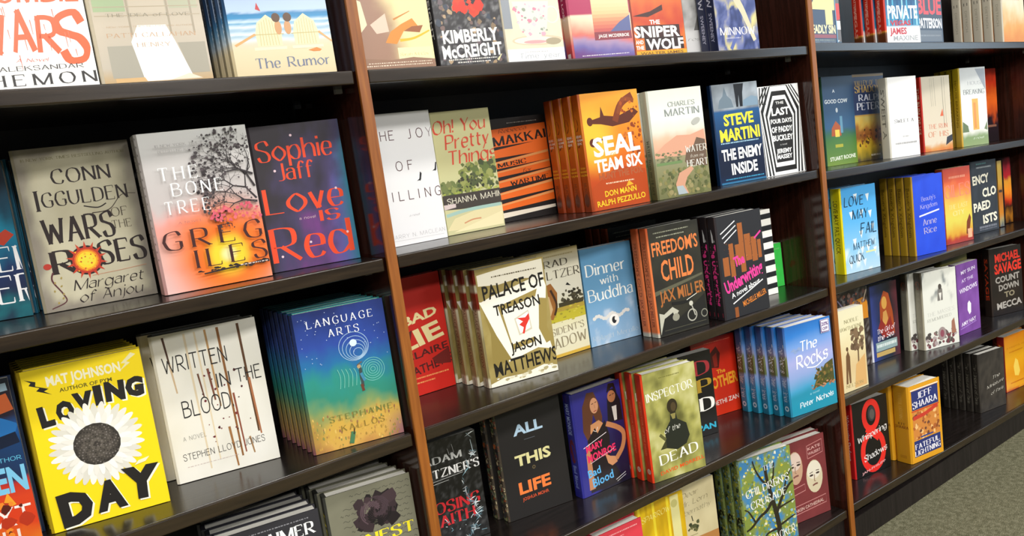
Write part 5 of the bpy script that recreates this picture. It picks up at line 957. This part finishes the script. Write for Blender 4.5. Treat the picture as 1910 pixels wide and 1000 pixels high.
INFO = {  # kind, finish, what the front looks like, what a copy of it is called
 'zombie': ('h', 'g', 'white hardcover with dripping orange brush lettering', ''), 'idea': ('h', 'g', 'beige hardcover showing a white cloth before a window', ''),
 'rumor': ('h', 'g', 'beach scene hardcover with two white garden chairs by the sea', 'beach chair hardcover'), 'mapmaker': (P, 'g', 'brown and gold paperback with an outstretched orange hand', ''),
 'mccreight': (P, 'g', 'dark mottled paperback with tall white lettering and a red patch', ''), 'teacup': (P, 'g', 'white paperback with a pink flowered teacup on a saucer', ''),
 'acampora': ('h', 'g', 'magenta topped hardcover fading through cream to purple', 'magenta and cream hardcover'), 'sniper': ('h', 'g', 'orange thriller with thick white title and yellow bottom band', ''),
 'pearl': (P, 'm', 'pale grey paperback half covered by the blue swirl book', ''), 'minnow': (P, 'g', 'blue and yellow swirl paperback', 'blue swirl paperback'),
 'four': ('h', 'g', 'navy hardcover with a giant pale yellow numeral four', ''), 'decoy': ('h', 'g', 'narrow visible grey and lime green cover beside the navy numeral book', ''),
 'vegas': ('h', 'g', 'blue striped hardcover with white lower half and red letters', 'red spined white footed hardcover'), 'nypd': ('h', 'g', 'navy hardcover with big red letters above a white name', ''),
 'cream': ('h', 'm', 'orange and cream hardcover at the right end', 'cream spined hardcover'), 'teal': ('h', 'g', 'dark teal hardcover cut off by the left picture edge', 'dark teal hardcover'),
 'iggulden': ('h', 'm', 'parchment coloured hardcover with a blazing orange sun', ''), 'bonetree': ('h', 'm', 'thick grey hardcover with a bare tree over an orange sunset', ''),
 'jaff': ('h', 'm', 'dark purple hardcover with large orange red hand lettering', ''), 'joy': (P, 'm', 'plain white paperback with thin spaced letters and two small birds', ''),
 'pretty': (P, 'm', 'pale green paperback with ornate red title over bushy trees', ''), 'wartime': (P, 'm', 'black paperback with slanted orange bands', ''),
 'seal': ('h', 'g', 'orange war thriller with a dark aeroplane and white title', 'orange aeroplane thriller'), 'water': ('h', 'g', 'pale landscape hardcover with peach hills and a river', 'pale river landscape hardcover'),
 'enemy': ('h', 'g', 'navy hardcover with yellow author name and white title', ''), 'paddy': (P, 'm', 'black and white paperback with nested coffin outlines', ''),
 'bluegreen': (P, 'g', 'navy paperback with a lit house on a green hill', ''), 'valley': ('h', 'g', 'navy hardcover with gold lettering above a battle painting', ''),
 'white': ('h', 'm', 'plain white hardcover with one small black title', ''), 'beige': ('h', 'g', 'beige hardcover with a bright red spine', ''),
 'house': ('h', 'g', 'white house hardcover with an orange door and yellow spine', 'yellow spined white house hardcover'), 'ember': ('h', 'g', 'fiery red and black cover peeping out behind the white house book', ''),
 'next': ('h', 'g', 'blue and fiery orange hardcover cut off by the left picture edge', ''), 'loving': ('h', 'm', 'bright yellow hardcover with a huge white sunflower', 'yellow sunflower hardcover'),
 'blood': ('h', 'm', 'white hardcover with rusty brown vertical drips', 'white hardcover with brown drips'), 'language': ('h', 'g', 'blue to gold starry hardcover with white spirals', 'blue starry hardcover'),
 'badlie': ('h', 'm', 'red book with slanted cream lettering beside the left upright', ''), 'palace': ('h', 'g', 'khaki hardcover with white torn paper cross and red bird', 'khaki torn paper hardcover'),
 'meltzer': ('h', 'g', 'cream hardcover with a brown head over a yellow green lawn', ''), 'dinner': (P, 'm', 'sky blue paperback with white title and a round black and white emblem', 'sky blue paperback'),
 'freedom': ('h', 'm', 'dark hardcover with orange title and a motorcycle', 'orange spined motorcycle hardcover'), 'under': ('h', 'm', 'charcoal hardcover with brown fingers and pink title', 'charcoal pink lettered hardcover'),
 'stripes': (P, 'm', 'black and white horizontally striped book', ''), 'green': (P, 'm', 'small bright green book with an orange mark', ''),
 'lovemay': ('h', 'g', 'sky blue hardcover with white paper cones and yellow spine', 'yellow spined sky blue hardcover'), 'beauty': ('h', 'm', 'plain royal blue hardcover with gold spine', 'gold spined royal blue hardcover'),
 'riles': (P, 'g', 'red to yellow sunset paperback beside the royal blue book', ''), 'encyclo': ('h', 'm', 'slate hardcover with four lines of cream block letters', ''),
 'flame': ('h', 'g', 'book shelved spine out with a flame red and orange spine', ''), 'gold': ('h', 'g', 'book shelved spine out with a gold spine', ''),
 'aimer': ('h', 'g', 'charcoal hardcover with white slab title at the bottom picture edge', 'white paged charcoal hardcover'), 'rose': ('h', 'm', 'grey green hardcover with a dark dried rose', 'dried rose hardcover'),
 'faith': (P, 'g', 'black book with shattered ice blue crystal and red title', ''), 'alllife': ('h', 'm', 'black hardcover with blue, yellow and orange title words', 'black hardcover with speckled spine'),
 'monroe': ('h', 'g', 'blue hardcover with a long haired woman and pink name', ''), 'inspector': ('h', 'g', 'olive green hardcover with a dark dressed figure and red spine', 'red spined olive hardcover'),
 'dpd': (P, 'g', 'black book with stacked red, gold and white capitals', ''), 'mother': (P, 'g', 'red book with yellow title set back behind its neighbours', ''),
 'rocks': ('h', 'g', 'blue seaside hardcover with a rocky green headland', 'blue seaside hardcover'), 'cream2': (P, 'g', 'small cream book with brown tree and standing figure', ''),
 'behindcream': (P, 'g', 'dark orange topped book hidden behind the small cream book', ''), 'woman': ('h', 'g', 'navy book with an orange haired glowing woman', ''),
 'greycrowd': ('h', 'g', 'pale grey hardcover with a cloudy sky above a crowd', 'pale grey hardcover'), 'purple': (P, 'm', 'purple book with white lettering', ''),
 'savage': ('h', 'g', 'black book with red author name and grey title', ''), 'olive': ('h', 'm', 'taller plain olive book standing behind the purple one', ''),
 'pink': ('h', 'm', 'coral pink hardcover with white page tops', 'coral pink hardcover'), 'yellow': (P, 'g', 'mustard yellow streaked paperback', 'mustard yellow paperback'),
 'beigetall': (P, 'm', 'pale beige paperback with a small dark plant', ''), 'crusade': ('h', 'g', 'leafy yellow green and blue hardcover with a branching tree', 'leafy tree hardcover'),
 'faces': ('h', 'm', 'burgundy hardcover with two pale faces', 'burgundy faces hardcover'), 'whisper': ('h', 'g', 'black hardcover with a big red figure eight', ''),
 'shaara': ('h', 'g', 'thick golden hardcover with navy title panels', 'thick golden hardcover'), 'darkbook': ('h', 'm', 'small dark brown hardcover with white script title', 'dark brown script hardcover'),
 'orange': (P, 'g', 'bright orange book with a pale pear shape', 'bright orange book')}
VS = {'rumor': .7, 'zombie': .68, 'idea': .7, 'mapmaker': .72, 'teacup': .72, 'acampora': .6, 'pearl': .7, 'decoy': .5, 'vegas': .6, 'nypd': .62}   # where the design sits on its cover
ROWN = ['top', 'second', 'third', 'fourth', 'bottom']; BAYN = ['left', 'middle', 'right']
ORD = ['first', 'second', 'third', 'fourth', 'fifth', 'sixth']

def board(mb, x0, x1, y0, y1, z0, z1, c): mb.box(x0, y0, z0, x1, y1, z1, c)
def bow(u, t, bl): return bl * (1 - max(0, 1 - abs(2 * u - 1) ** 4) ** 0.25)
def build_book(i, n):
    row, bay, X, Y, yaw, lean, w, h, t, cp, step = BOOKS[i]; kind, fin, desc, cname = INFO[i]
    mat = M_GLOSS if fin == 'g' else M_MATTE; hard = kind == 'h'
    bl = min(0.0045, t * .22) if hard else 0.0012; bt = 0.0026 if hard else 0.0008
    F = Sheet(w - bl, h, n + 3, VS.get(i, 1.0)); ART[i](F)
    mb = MB(); bc = mix(F.edge, '000000', .0)
    board(mb, bl, w, 0.0, bt, 0, h, bc); bk = MB(); board(bk, bl, w, t - bt, t, 0, h, bc); bck = bk.mesh('back_cover', mat, True)
    F.place(mb, bl, -0.0001, 0); cov = mb.mesh('cover', mat, True)
    S = Sheet(t, h, n + 50, VS.get(i, 1.0)); S.minx = 12; SPN[i](S)
    sb = MB(); q = []
    for (x, y, z) in S.v:                        # wrap the printed sheet round the spine
        u = x / t; yy = t - x; q.append((bow(u, t, bl) + y - 0.0001, yy, z))
    sb.v = q; sb.f = [tuple(f) for f in S.f]; sb.c = list(S.c); m = 12; b = len(sb.v); ec = S.edge   # the slab behind it
    for k in range(m + 1):
        u = k / m; x = bow(u, t, bl) + .0005
        for z in (0, h): sb.v += [(x, t - u * t, z), (max(x, bl) + bt, t - u * t, z)]; sb.c += [ec, ec]
    for k in range(m):
        a = b + 4 * k; c = a + 4
        sb.f += [(a, c, c + 2, a + 2), (a + 1, a + 3, c + 3, c + 1), (a, a + 1, c + 1, c), (a + 2, c + 2, c + 3, a + 3)]
    sp = sb.mesh('spine', mat, True)
    pb = MB(); ov = 0.0015 if hard else 0.0004
    pb.box(bl + bt, bt + .0001, ov, w - (0.004 if hard else 0.0006), t - bt - .0001, h - ov); pg = pb.mesh('pages', M_PAGE)
    def inst(k):
        root = bpy.data.objects.new('hardcover_book' if hard else 'paperback_book', None); COL.objects.link(root)
        root.empty_display_size = .05; d = k * (t + 0.0015) + (0.082 if i == 'freedom' and k > 1 else 0); a = math.radians(yaw); le = math.radians(lean)
        x = X + math.cos(a) * step * k - math.sin(a) * d; y = Y + math.sin(a) * step * k + math.cos(a) * d
        z = ROWZ[row - 1] + (DZ3[row - 1] - (x - W) * math.tan(ROLL) if bay == 3 else 0) + t * math.sin(le) + .0004
        r = Matrix.Rotation(ROLL, 4, 'Y') if bay == 3 else Matrix.Identity(4)
        root.matrix_world = Matrix.Translation((x, y, z)) @ r @ Matrix.Rotation(a, 4, 'Z') @ Matrix.Rotation(-le, 4, 'X')
        link('cover', cov, root); link('back_cover', bck, root); link('spine', sp, root); link('pages', pg, root)
        where = f"{ROWN[row - 1]} shelf, {BAYN[bay - 1]} bookcase"
        if cp: lab = f"{desc}, front copy of its stack" if k == 0 else f"{cname}, {ORD[k - 1]} copy behind the front one" if cp > 1 else f"{cname}, copy behind the front one"; g = f"stack of {cname} copies, {where}"
        else: lab = f"{desc}, {where}"; g = f"face out books, {where}"
        if len(lab.split()) > 16: lab = desc + (', front copy' if cp else f", {ROWN[row - 1]} shelf")
        tag(root, lab, 'book', g)
        return root
    front = inst(0)
    for k in range(1, cp + 1): inst(k)
    return front
for n, i in enumerate(BOOKS):
    fr = build_book(i, n)
    if i == 'rocks':                             # the round-cornered discount label stuck on the front jacket
        A = Sheet(.03, .034, 9); A.fill('f0ecf4'); A.line([(.06, .05), (.94, .05), (.94, .95), (.06, .95), (.06, .05)], .09, '5c3a7a'); A.t('20%', .5, .52, .28, '5c3a7a', .74, 'bb'); A.t('OFF', .5, .18, .24, '5c3a7a', .6, 'bb')
        mb = MB(); mb.box(0, -.0002, 0, .03, 0, .034, L('f0ecf4')); A.place(mb, 0, -.0003, 0)
        cover = [c for c in COL.objects if c.parent == fr and c.name.startswith('cover')][0]
        st = link('discount_sticker', mb.mesh('discount_sticker', M_GLOSS, True), cover); st.location = (.122, -.003, .194); st['label'] = 'white and purple discount sticker'
